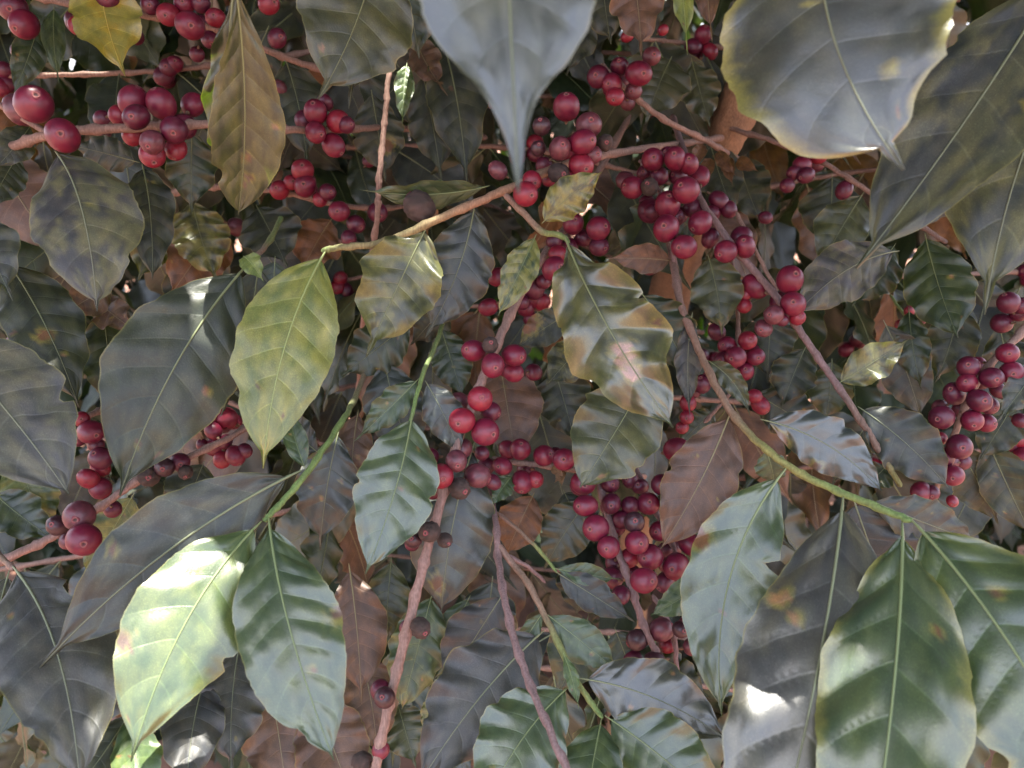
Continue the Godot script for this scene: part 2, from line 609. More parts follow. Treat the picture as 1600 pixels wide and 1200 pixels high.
func leaf_mesh_simple(rows: int, half: int, key: float, tone: Color, length := 1.0) -> ArrayMesh:
	# a leaf along +z, a unit long, face up, bent down
	var cols := half * 2 + 1
	var pos := PackedVector3Array()
	var nn := PackedVector3Array()
	var uv := PackedVector2Array()
	var col := PackedColorArray()
	for j in rows:
		var t := float(j) / (rows - 1)
		var prof := pow(maxf(sin(PI * pow(minf(t / 0.9, 1.0), 0.92)), 0.0), 0.86) + 0.1 * smoothstep(0.7, 0.9, t) * (1.0 - t) / 0.2 + 0.004
		for i in cols:
			var u := float(i - half) / half
			var x := -u * prof * 0.20
			var y := -0.16 * t * t + 0.05 * absf(u) * prof + 0.03 * sin(TAU * 3.0 * t + key + (1.7 if u > 0 else 0.0)) * u * u * prof
			pos.append(Vector3(x, y, t) * length)
			uv.append(Vector2(0.5 + 0.5 * u, t))
			var n1 := noise.get_noise_3d(u * 2.0, t * 5.0, key)
			var c := tone * (1.0 + 0.35 * n1) * (1.0 / 0.66)
			c.a = 1.0
			col.append(c)
	nn.resize(pos.size())
	for j in rows:
		for i in cols:
			var dx := pos[j * cols + mini(i + 1, cols - 1)] - pos[j * cols + maxi(i - 1, 0)]
			var dy := pos[mini(j + 1, rows - 1) * cols + i] - pos[maxi(j - 1, 0) * cols + i]
			nn[j * cols + i] = dx.cross(dy).normalized()
	var flip := grid_mesh(pos, nn, uv, col, rows, cols)
	return flip


func many_leaves(parent: Node3D, called: String, mesh: ArrayMesh, mat: Material, places: Array) -> MultiMeshInstance3D:
	var mm := MultiMesh.new()
	mm.transform_format = MultiMesh.TRANSFORM_3D
	mm.mesh = mesh
	mm.instance_count = places.size()
	for i in places.size():
		mm.set_instance_transform(i, places[i])
	var o := MultiMeshInstance3D.new()
	o.name = called
	o.multimesh = mm
	o.material_override = mat
	o.set_meta("kind", "stuff")
	parent.add_child(o, true)
	return o


func hanging(p: Vector3, size: float, droop_min := 10.0, droop_max := 75.0) -> Transform3D:
	# a leaf hanging from p: yaw at random, drooping
	var b := Basis(Vector3.UP, rng.randf() * TAU) * Basis(Vector3.RIGHT, deg_to_rad(rng.randf_range(droop_min, droop_max))) * Basis(Vector3.BACK, rng.randf_range(-0.6, 0.6))
	return Transform3D(b.scaled_local(Vector3.ONE * size), p)


func leaf_points(t: Transform3D) -> Array:
	var out := []
	for k in 7:
		out.append(t * Vector3(0, -0.16 * (k / 6.0) * (k / 6.0), k / 6.0))
	for k in [0.35, 0.6]:
		out.append(t * Vector3(0.12, -0.05, k))
		out.append(t * Vector3(-0.12, -0.05, k))
	return out


func setting() -> void:
	# ground: one rough sheet of dry red-brown earth
	var rows := 90
	var pos := PackedVector3Array()
	var nrm := PackedVector3Array()
	var col := PackedColorArray()
	for j in rows:
		for i in rows:
			var a := (i / (rows - 1.0) - 0.5) * 2.0
			var b := (j / (rows - 1.0) - 0.5) * 2.0
			var x := -signf(a) * pow(absf(a), 2.4) * 60.0
			var z := signf(b) * pow(absf(b), 2.4) * 60.0 - 1.5
			pos.append(Vector3(x, 0.05 * noise.get_noise_2d(x * 1.6, z * 1.6) + 0.018 * noise.get_noise_2d(x * 9.0, z * 9.0), z))
			nrm.append(Vector3.UP)
			col.append(Color.WHITE)
	for j in rows:
		for i in rows:
			var dx := pos[j * rows + mini(i + 1, rows - 1)] - pos[j * rows + maxi(i - 1, 0)]
			var dz := pos[mini(j + 1, rows - 1) * rows + i] - pos[maxi(j - 1, 0) * rows + i]
			nrm[j * rows + i] = dx.cross(dz).normalized()
	var g := put(self, "ground", grid_mesh(pos, nrm, PackedVector2Array(), col, rows, rows), M.earth)
	g.set_meta("kind", "structure")
	g.set_meta("label", "dry red-brown earth under the coffee shrubs")
	# litter of dead leaves on it
	var dead := []
	for i in 700:
		var p := Vector3(rng.randf_range(-2.6, 2.6), 0.035, rng.randf_range(-4.5, -0.4))
		var b := Basis(Vector3.UP, rng.randf() * TAU) * Basis(Vector3.RIGHT, rng.randf_range(-0.25, 0.1)) * Basis(Vector3.BACK, rng.randf_range(-0.5, 0.5))
		dead.append(Transform3D(b.scaled_local(Vector3.ONE * rng.randf_range(0.07, 0.13)), p))
	var litter := many_leaves(self, "leaf_litter", leaf_mesh_simple(10, 3, 3.0, Color(0.26, 0.15, 0.085)), leaf_mats[1], dead)
	litter.set_meta("label", "dead brown leaves littering the earth under the shrubs")
	litter.set_meta("category", "leaf litter")
	# the shrub's own trunk, seen between the leaves under the large glossy leaf
	var t := thing("coffee_tree", "bark-covered coffee trunk leaning in the dark gap below the large glossy leaf", "coffee tree", at(1120, 215, 0.64))
	var bark := func(tt: float, an: float, w: Vector3) -> Color:
		var s := noise.get_noise_3d(w.x * 60.0, w.y * 12.0, w.z * 60.0)
		return Color(0.27, 0.15, 0.08) * (1.0 + 0.5 * s + 0.25 * fine.get_noise_2d(an * 9.0, tt * 16.0) + 0.35 * fine.get_noise_2d(an * 3.0, tt * 40.0))
	var p0 := []
	for q in [[1262, -60, 0.60, 20.0], [1196, 85, 0.62, 18.0], [1140, 195, 0.64, 17.0], [1085, 330, 0.70, 19.0], [1040, 500, 0.80, 21.0], [1010, 700, 0.95, 22.0], [990, 900, 1.16, 24.0]]:
		var w := at(q[0], q[1], q[2])
		p0.append(Vector4(w.x, w.y, w.z, q[3] * 0.001))
	p0.append(Vector4(p0[-1].x, 0.0, p0[-1].z - 0.02, 0.028))
	put(t, "trunk", tube(smooth_path(p0, 90), 22, bark, 0.22, t.position), M.bark)
	# neighbouring shrubs behind, in shade and sun
	var crown_a := leaf_mesh_simple(10, 4, 1.0, TONE.dark)
	var crown_b := leaf_mesh_simple(10, 4, 5.0, TONE.deep)
	var spots := [[-1.25, -2.3, 2.5], [0.15, -2.5, 2.7], [1.45, -2.2, 2.5], [-0.55, -1.7, 1.9], [0.85, -1.75, 1.9]]
	var says := ["coffee shrub in deep shade behind the branches with the paired red cherries", "coffee shrub in deep shade behind the blurred hanging leaf", "coffee shrub behind the cherry branch at the picture's edge",
		"low shaded coffee shrub behind the yellow-green leaf", "low shaded coffee shrub behind the big cluster of cherries"]
	for i in spots.size():
		var s: Array = spots[i]
		var sh := thing("coffee_shrub", says[i], "shrub", Vector3(s[0], 0, s[1]), "neighbouring coffee shrubs")
		var tp := [Vector4(s[0], 0.0, s[1], 0.028), Vector4(s[0] + 0.02, s[2] * 0.4, s[1] + 0.02, 0.022), Vector4(s[0] - 0.02, s[2] * 0.95, s[1], 0.010)]
		put(sh, "trunk", tube(smooth_path(tp, 30), 12, bark, 0.2, sh.position), M.bark)
		for half in 2:
			var pl := []
			for k in 1100:
				var an := rng.randf() * TAU
				var hh := rng.randf()
				var r := (0.25 + 0.55 * rng.randf()) * (1.05 - 0.5 * hh)
				pl.append(hanging(Vector3(cos(an) * r, 0.15 + hh * s[2], sin(an) * r), rng.randf_range(0.11, 0.17)))
			many_leaves(sh, "crown", [crown_a, crown_b][half], leaf_mats[half], pl)


func canopy() -> void:
	# the shrub's upper foliage, above the frame: it shades everything in view and lets flecks of sun through
	var pl := []
	var tries := 0
	while pl.size() < 7000 and tries < 40000:
		tries += 1
		var z := rng.randf_range(-1.75, -0.13)
		var p := Vector3(rng.randf_range(-1.35, 0.95), EYE.y + 0.19 + 0.12 * absf(z) + rng.randf() * 0.8, z)
		var t := hanging(p, rng.randf_range(0.11, 0.16), 5.0, 55.0)
		if lets_sun_in(leaf_points(t)):
			pl.append(t)
	var c := thing("overhead_foliage", "dense upper foliage of the shrub shading the fruiting branches", "foliage", Vector3(0, EYE.y + 0.6, -0.8))
	c.set_meta("kind", "stuff")
	for k in pl.size():
		pl[k].origin -= c.position
	many_leaves(c, "crown", leaf_mesh_simple(12, 4, 2.0, TONE.deep), leaf_mats[0], pl)
	var line := [Vector4(0.35, EYE.y + 0.3, -0.75, 0.014), Vector4(0.1, EYE.y + 0.7, -0.8, 0.011), Vector4(-0.1, EYE.y + 1.1, -0.75, 0.006)]
	put(c, "branch", tube(smooth_path(line, 20), 10, func(_t, _a, _w): return Color(0.27, 0.17, 0.12), 0.1, c.position), M.bark)


# ---------------------------------------------------------------- the nearest leaves, hanging in from above
func near_leaves() -> void:
	var t := thing("leafy_twig", "twig with a large out-of-focus grey-green leaf hanging over the middle", "twig", at(784, -260, 0.23))
	stem(t, [[784, -260, 0.23, 1.4], [774, -360, 0.27, 1.8], [760, -500, 0.36, 2.3]], GREENWOOD)
	leaf(t, 784, -260, 0.23, 810, 303, 0.20, 330, "blue", {"waxy": true, "fold": 0.16, "curl": -0.12, "drip": 0.03, "point": 2.2, "bend": 0.05, "sway": 0.0, "most": 0.8, "wave": 0.05, "twist": 4.0, "quilt": 0.006})
	t = thing("leafy_twig", "twig with a broad glossy leaf edged in yellow, hooked at its tip", "twig", at(1300, -190, 0.30))
	stem(t, [[1300, -190, 0.30, 1.6], [1320, -300, 0.36, 2.0], [1340, -420, 0.46, 2.4]], GREENWOOD)
	leaf(t, 1300, -190, 0.30, 1412, 266, 0.262, 400, "grey", {"waxy": true, "fold": 0.04, "curl": -0.08, "drip": 0.09, "point": 0.62, "sway": 0.09, "most": 1.12, "wave": 0.06, "waves": 3.0, "bend": 0.06, "yellow": 0.03, "rim": 0.8, "twist": -6.0, "bites": [[-1, 0.84, 0.25, 0.05]],
		"spots": [[-0.42, 0.73, 0.018, Color(0.30, 0.28, 0.05)]], "kind": 0})
	t = thing("leafy_twig", "twig with two overlapping dark matt leaves at the upper picture edge", "twig", at(1665, -60, 0.36))
	stem(t, [[1665, -60, 0.36, 1.6], [1720, -140, 0.42, 2.0], [1740, -240, 0.50, 2.4]], GREENWOOD)
	leaf(t, 1662, -55, 0.36, 1338, 420, 0.335, 225, "grey", {"roll": 12.0, "fold": 0.12, "sway": -0.02, "bend": 0.02, "drip": 0.08, "most": 1.0, "wave": 0.05, "yellow": 0.12})
	leaf(t, 1700, 20, 0.37, 1538, 492, 0.35, 250, "grey", {"fold": 0.1, "bend": 0.03, "drip": 0.10, "yellow": 0.14, "wave": 0.08, "sway": 0.04, "most": 0.95})
	t = thing("leafy_twig", "twig with broad grey-olive pointed leaves hanging beside the blurred leaf", "twig", at(600, -110, 0.40))
	stem(t, [[600, -110, 0.40, 1.6], [640, -150, 0.44, 2.0], [700, -240, 0.52, 2.4]], GREENWOOD)
	leaf(t, 590, -110, 0.395, 497, 155, 0.375, 205, "olive", {"fold": 0.05, "bend": 0.04, "drip": 0.10, "most": 1.15, "yellow": 0.05, "sway": -0.05, "wave": 0.07})
	leaf(t, 610, -100, 0.41, 655, 92, 0.42, 118, "deep", {"drip": 0.06})
	leaf(t, 560, -60, 0.44, 545, 170, 0.43, 120, "dark", {})
	t = thing("leafy_twig", "twig with a folded olive leaf torn by rust-coloured patches", "twig", at(366, -60, 0.35))
	stem(t, [[366, -52, 0.348, 1.5], [380, -140, 0.40, 2.0], [420, -220, 0.50, 2.3]], GREENWOOD)
	leaf(t, 364, -50, 0.345, 372, 335, 0.415, 132, "olive", {"fold": 0.55, "curl": -0.2, "drip": 0.02, "most": 1.35, "wave": 0.10, "waves": 2.2, "sway": -0.03, "bend": 0.03, "yellow": 0.1, "roll": -10.0, "bites": [[1, 0.78, 0.3, 0.04]],
		"spots": [[-0.1, 0.70, 0.016, TONE.rust], [-0.25, 0.80, 0.02, TONE.brown], [-0.1, 0.84, 0.012, TONE.brown]]})
	leaf(t, 372, -50, 0.355, 408, 318, 0.425, 105, "olive", {"fold": 0.1, "drip": 0.03, "most": 1.5, "sway": 0.05, "yellow": 0.04, "roll": 25.0, "bites": [[1, 0.8, 0.35, 0.07]]})
	t = thing("leafy_twig", "twig with small brown-grey leaf points hanging from the top picture edge", "twig", at(1010, -60, 0.44))
	stem(t, [[1010, -60, 0.44, 1.5], [1040, -130, 0.5, 2.0], [1080, -200, 0.56, 2.3]], GREENWOOD)
	leaf(t, 985, -60, 0.44, 1002, 88, 0.43, 95, "brown", {"drip": 0.14, "yellow": 0.0})
	leaf(t, 940, -60, 0.46, 955, 70, 0.45, 110, "dark", {"drip": 0.1})
	leaf(t, 1060, -70, 0.43, 1074, 86, 0.415, 42, "lime", {"fold": 0.5, "drip": 0.2})
	leaf(t, 1105, -60, 0.44, 1113, 66, 0.43, 52, "brown", {"drip": 0.2, "yellow": 0.0})


# ---------------------------------------------------------------- upper part
func upper_branches() -> void:
	var t := thing("fruiting_branch", "brown branch carrying two large cherries and a tight round cluster, with speckled leaf below", "branch", at(-60, 245, 0.44))
	var p := stem(t, [[-120, 262, 0.46, 2.6], [0, 234, 0.44, 2.6], [90, 208, 0.43, 2.7], [210, 199, 0.44, 2.6], [300, 194, 0.445, 2.5], [400, 198, 0.46, 2.4], [495, 204, 0.48, 2.2], [620, 200, 0.55, 2.2], [760, 215, 0.68, 2.6]], WOOD)
	var p2 := stem(t, [[-40, 142, 0.43, 1.6], [20, 176, 0.43, 1.7], [75, 208, 0.43, 1.8]], WOOD, "side_shoot", 0.0)
	cherries(t, p2, 0.415, [[53, 163, 27, "ripe", 0.0], [98, 212, 26, "ripe", -0.005]])
	cherries(t, p, 0.435, [[208, 158, 22, "ripe"], [252, 162, 22, "ripe"], [186, 180, 15, "red", 0.01], [213, 183, 20, "deep", -0.012], [272, 203, 20, "deep", -0.008], [238, 222, 18, "dull", -0.014], [238, 242, 19, "red", -0.004],
		[275, 233, 16, "red", 0.008], [207, 212, 15, "red", 0.012], [160, 186, 13, "deep", 0.05]])
	cherries(t, p, 0.475, [[493, 175, 18, "ripe"], [493, 207, 16, "ripe"], [528, 190, 17, "red"], [521, 227, 17, "ripe"], [541, 195, 13, "deep"], [403, 226, 17, "red"], [508, 160, 12, "deep"]])
	leaf(t, 86, 236, 0.42, 152, 487, 0.375, 182, "dusty", {"fold": -0.05, "bend": 0.10, "sway": -0.06, "roll": 8.0, "drip": 0.05, "most": 0.95, "point": 0.8, "yellow": 0.16, "label": "greyish leaf speckled with pale dust", "wave": 0.09, "waves": 3.0})
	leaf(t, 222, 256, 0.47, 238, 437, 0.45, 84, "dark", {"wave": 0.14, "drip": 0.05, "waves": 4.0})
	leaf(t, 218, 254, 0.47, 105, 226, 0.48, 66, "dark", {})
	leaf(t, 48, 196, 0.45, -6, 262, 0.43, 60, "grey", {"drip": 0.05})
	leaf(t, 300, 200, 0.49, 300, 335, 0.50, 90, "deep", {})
	t = thing("fruiting_branch", "brown branch of cherries along the top edge with a hanging yellow leaf", "branch", at(80, -10, 0.50))
	p = stem(t, [[-60, -40, 0.50, 2.4], [80, 0, 0.50, 2.4], [200, 20, 0.50, 2.3], [330, 44, 0.50, 2.2], [460, 95, 0.53, 2.2], [620, 140, 0.6, 2.4], [800, 170, 0.75, 2.6]], WOOD)
	cherries(t, p, 0.475, [[20, 12, 21, "deep"], [38, 38, 21, "ripe"], [27, 80, 10, "dull", 0.08], [122, 40, 14, "red"], [170, -2, 19, "deep"], [263, 23, 17, "red"], [297, 40, 22, "ripe", -0.02], [288, 6, 15, "ripe"], [337, 28, 15, "red"],
		[314, 5, 14, "deep"], [328, 62, 13, "deep"], [433, 60, 15, "deep"], [420, 6, 16, "red"], [235, 8, 14, "deep"]])
	leaf(t, 158, -48, 0.48, 196, 120, 0.455, 118, "yellow", {"fold": 0.12, "drip": 0.10, "wave": 0.14, "yellow": 0.5, "most": 1.15, "sway": 0.04, "label": "bright yellow leaf with a browned tip", "spots": [[0.0, 1.0, 0.09, Color(0.24, 0.09, 0.05)]]})
	leaf(t, 85, 10, 0.51, 92, 130, 0.50, 40, "green", {})
	leaf(t, 62, 30, 0.51, 20, 150, 0.5, 55, "deep", {})
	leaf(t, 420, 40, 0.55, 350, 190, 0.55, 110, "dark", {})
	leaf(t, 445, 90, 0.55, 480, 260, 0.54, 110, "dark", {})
	t = thing("fruiting_branch", "thin brown branch with small red cherries low behind the olive folded leaf", "branch", at(260, 300, 0.56))
	p = stem(t, [[120, 305, 0.58, 2.2], [260, 302, 0.56, 2.3], [340, 292, 0.56, 2.3], [440, 300, 0.56, 2.2], [540, 322, 0.58, 2.0], [640, 320, 0.66, 2.0], [740, 280, 0.8, 2.2]], WOOD)
	cherries(t, p, 0.545, [[473, 266, 17, "red"], [477, 290, 18, "ripe"], [437, 297, 15, "red"], [455, 285, 12, "red"], [530, 330, 16, "ripe"], [556, 350, 14, "deep"], [590, 332, 15, "deep"], [512, 300, 13, "deep"], [500, 312, 11, "red"], [545, 372, 12, "deep"]])
	cherries(t, p, 0.51, [[153, 318, 17, "ripe"], [187, 331, 18, "deep"], [172, 361, 18, "ripe"], [140, 345, 12, "deep"]])
	leaf(t, 300, 310, 0.58, 340, 440, 0.57, 100, "olive", {"yellow": 0.3})
	leaf(t, 400, 320, 0.58, 450, 420, 0.56, 110, "dark", {})
	leaf(t, 270, 320, 0.6, 215, 440, 0.58, 90, "olive", {"yellow": 0.2})
	leaf(t, 350, 330, 0.60, 260, 470, 0.58, 110, "rust", {"yellow": 0.0})
	leaf(t, 520, 340, 0.6, 470, 430, 0.58, 90, "rust", {"yellow": 0.0})
	# upright bare stem catching the sun
	t = thing("upright_shoot", "thin upright bare stem with a sunlit strip between dark leaves", "shoot", at(606, 90, 0.50))
	stem(t, [[612, 60, 0.505, 1.6], [606, 130, 0.50, 1.7], [600, 200, 0.50, 1.7], [592, 280, 0.50, 1.8], [588, 350, 0.51, 1.8], [570, 470, 0.56, 1.9], [560, 620, 0.66, 2.1]], WOOD)
	leaf(t, 636, 98, 0.49, 629, 197, 0.48, 36, "fresh", {"fold": 0.5, "drip": 0.12})
	leaf(t, 580, 140, 0.53, 603, 285, 0.53, 95, "dark", {"spots": [[-0.3, 0.6, 0.07, TONE.rust]]})
	leaf(t, 640, 105, 0.57, 560, 190, 0.55, 120, "dark", {})
	leaf(t, 660, 110, 0.54, 690, 285, 0.53, 90, "dark", {})
	leaf(t, 690, 60, 0.55, 730, 300, 0.53, 105, "dark", {})
	leaf(t, 650, 60, 0.56, 700, 150, 0.52, 60, "brown", {"drip": 0.2})
	# high cluster behind the blurred leaf, on the branch towards the trunk
	t = thing("fruiting_branch", "brown branch from the trunk bearing a high cherry cluster and dry flower scraps", "branch", at(1150, 230, 0.64))
	p = stem(t, [[1180, 262, 0.62, 2.0], [1130, 235, 0.58, 2.0], [1095, 216, 0.55, 2.0], [1040, 188, 0.53, 1.9], [1000, 158, 0.52, 1.8], [965, 128, 0.52, 1.7], [940, 100, 0.53, 1.5]], WOOD)
	cherries(t, p, 0.50, [[935, 120, 17, "deep"], [956, 131, 16, "ripe"], [998, 115, 20, "ripe", -0.01], [990, 142, 13, "dull"], [961, 151, 14, "red"], [1018, 88, 14, "dull"], [980, 57, 9, "red", 0.04], [968, 104, 14, "deep"], [1036, 47, 8, "red", 0.05]])
	leaf(t, 1050, 88, 0.56, 1008, 195, 0.55, 110, "olive", {"yellow": 0.02})
	leaf(t, 920, 20, 0.56, 885, 120, 0.55, 70, "dark", {})
	leaf(t, 1110, 225, 0.60, 1150, 345, 0.58, 80, "dark", {})
	leaf(t, 1150, 240, 0.61, 1190, 350, 0.60, 90, "dark", {})
	leaf(t, 1090, 250, 0.62, 1070, 400, 0.60, 90, "dark", {})
	leaf(t, 1080, 90, 0.58, 1110, 200, 0.57, 70, "olive", {"yellow": 0.0})
	for q in [[1120, 235, 30, 40], [1100, 225, -22, 45], [1135, 240, 10, 50], [1150, 250, 35, 18], [1110, 245, -6, 40]]:
		blade(t, at(q[0], q[1], 0.56), at(q[0] + q[2], q[1] + q[3], 0.545), 0.010, "rust", {"rows": 14, "half": 3, "bare": true, "fold": 0.6, "yellow": 0.0})
	# upper branch at the other side of the trunk
	t = thing("fruiting_branch", "thin branch with small cherries in the gap under the yellow-edged glossy leaf", "branch", at(1150, 205, 0.62))
	p = stem(t, [[1120, 195, 0.64, 2.0], [1190, 215, 0.60, 1.9], [1270, 245, 0.57, 1.8], [1335, 285, 0.55, 1.7], [1420, 340, 0.54, 1.6], [1480, 380, 0.53, 1.5]], WOOD)
	cherries(t, p, 0.555, [[1258, 228, 15, "ripe"], [1279, 242, 14, "red"], [1253, 258, 14, "ripe"], [1259, 274, 13, "deep"], [1230, 290, 11, "deep"], [1319, 297, 13, "deep"], [1240, 270, 11, "deep"]])
	leaf(t, 1405, 392, 0.49, 1243, 492, 0.47, 108, "dusty", {"fold": -0.1, "curl": 0.0, "drip": 0.04, "yellow": 0.12, "sway": 0.08, "bend": 0.06})
	leaf(t, 1445, 365, 0.50, 1497, 528, 0.47, 118, "deep", {"drip": 0.05, "fold": 0.05})
	leaf(t, 1350, 300, 0.56, 1280, 420, 0.55, 95, "olive", {"yellow": 0.05})
	leaf(t, 1400, 380, 0.54, 1330, 480, 0.54, 90, "deep", {})
	leaf(t, 1300, 270, 0.6, 1290, 400, 0.6, 110, "dark", {})
	# arching branch through the middle
	t = thing("arching_branch", "arching branch through the middle, brown turning green, bearing the yellow-green and wavy leaves", "branch", at(790, 298, 0.44))
	p = stem(t, [[1130, 215, 0.62, 2.6], [1060, 225, 0.57, 2.5], [970, 238, 0.50, 2.5], [880, 258, 0.46, 2.4], [790, 297, 0.44, 2.4], [690, 340, 0.43, 2.3], [600, 378, 0.425, 2.0], [520, 388, 0.42, 1.7], [505, 394, 0.42, 1.4]],
		[WOOD[0], WOOD[0], Color(0.34, 0.20, 0.12), Color(0.28, 0.23, 0.10), Color(0.18, 0.24, 0.07)])
	var p3 := stem(t, [[785, 300, 0.44, 1.9], [815, 330, 0.435, 1.8], [848, 362, 0.43, 1.9], [875, 368, 0.425, 1.5], [890, 380, 0.42, 1.2]], WOODGREEN, "side_shoot")
	cherries(t, p, 0.445, [[846, 197, 14, "dark"], [885, 167, 20, "ripe", 0.01], [920, 196, 20, "dull", 0.0], [875, 232, 18, "dull", -0.01], [910, 222, 20, "ripe", -0.01], [946, 223, 13, "dried"], [908, 258, 19, "red", -0.004], [926, 242, 14, "dull"],
		[841, 232, 12, "dark"], [778, 266, 14, "dull"], [821, 303, 19, "red", -0.015], [831, 282, 15, "red"], [873, 271, 17, "dried"], [655, 323, 24, "dried", -0.01], [850, 258, 12, "deep", 0.02]])
	leaf(t, 510, 390, 0.42, 411, 732, 0.375, 172, "lime", {"fold": 0.08, "bend": 0.06, "sway": 0.05, "drip": 0.06, "most": 0.98, "yellow": 0.30, "twist": -4.0, "wave": 0.05, "label": "long yellow-green leaf with a yellow tip", "kind": 2,
		"spots": [[0.0, 1.0, 0.09, Color(0.55, 0.42, 0.08)]], "bites": [[1, 0.70, 0.10, 0.05]]})
	leaf(t, 668, 352, 0.43, 572, 558, 0.415, 150, "olive", {"fold": 0.15, "drip": 0.13, "most": 0.9, "yellow": 0.20, "wave": 0.22, "waves": 3.4, "quilt": 0.014})
	leaf(t, 742, 318, 0.46, 664, 528, 0.455, 125, "blue", {"drip": 0.10, "most": 0.95, "yellow": 0.05, "wave": 0.12, "fold": -0.05, "sway": -0.05})
	leaf(t, 765, 290, 0.45, 562, 296, 0.43, 52, "green", {"fold": 0.3, "roll": -38.0, "drip": 0.12, "bend": 0.05, "yellow": 0.08})
	leaf(t, 700, 285, 0.47, 655, 340, 0.44, 46, "green", {"yellow": 0.3})
	leaf(t, 846, 350, 0.43, 941, 268, 0.415, 72, "olive", {"fold": 0.05, "drip": 0.05, "yellow": 0.35, "spots": [[0.05, 0.82, 0.035, TONE.tan]], "label": "small pale leaf pointing upwards", "sway": -0.03})
	leaf(t, 838, 366, 0.43, 778, 494, 0.415, 62, "green", {"fold": 0.4, "drip": 0.06, "yellow": 0.36})
	leaf(t, 882, 368, 0.42, 1052, 668, 0.375, 178, "olive", {"waxy": true, "fold": 0.10, "curl": -0.1, "drip": 0.03, "most": 1.12, "yellow": 0.12, "rim": 0.3, "wave": 0.36, "waves": 3.8, "bend": 0.07, "sway": 0.03, "quilt": 0.016, "twist": 8.0, "rows": 84, "half": 16,
		"spots": [[0.06, 0.66, 0.042, Color(0.55, 0.32, 0.24)], [0.10, 0.72, 0.034, Color(0.55, 0.32, 0.24)], [-0.02, 0.605, 0.03, Color(0.50, 0.29, 0.21)]], "label": "wavy leaf with a pinkish dead patch beside its midrib"})


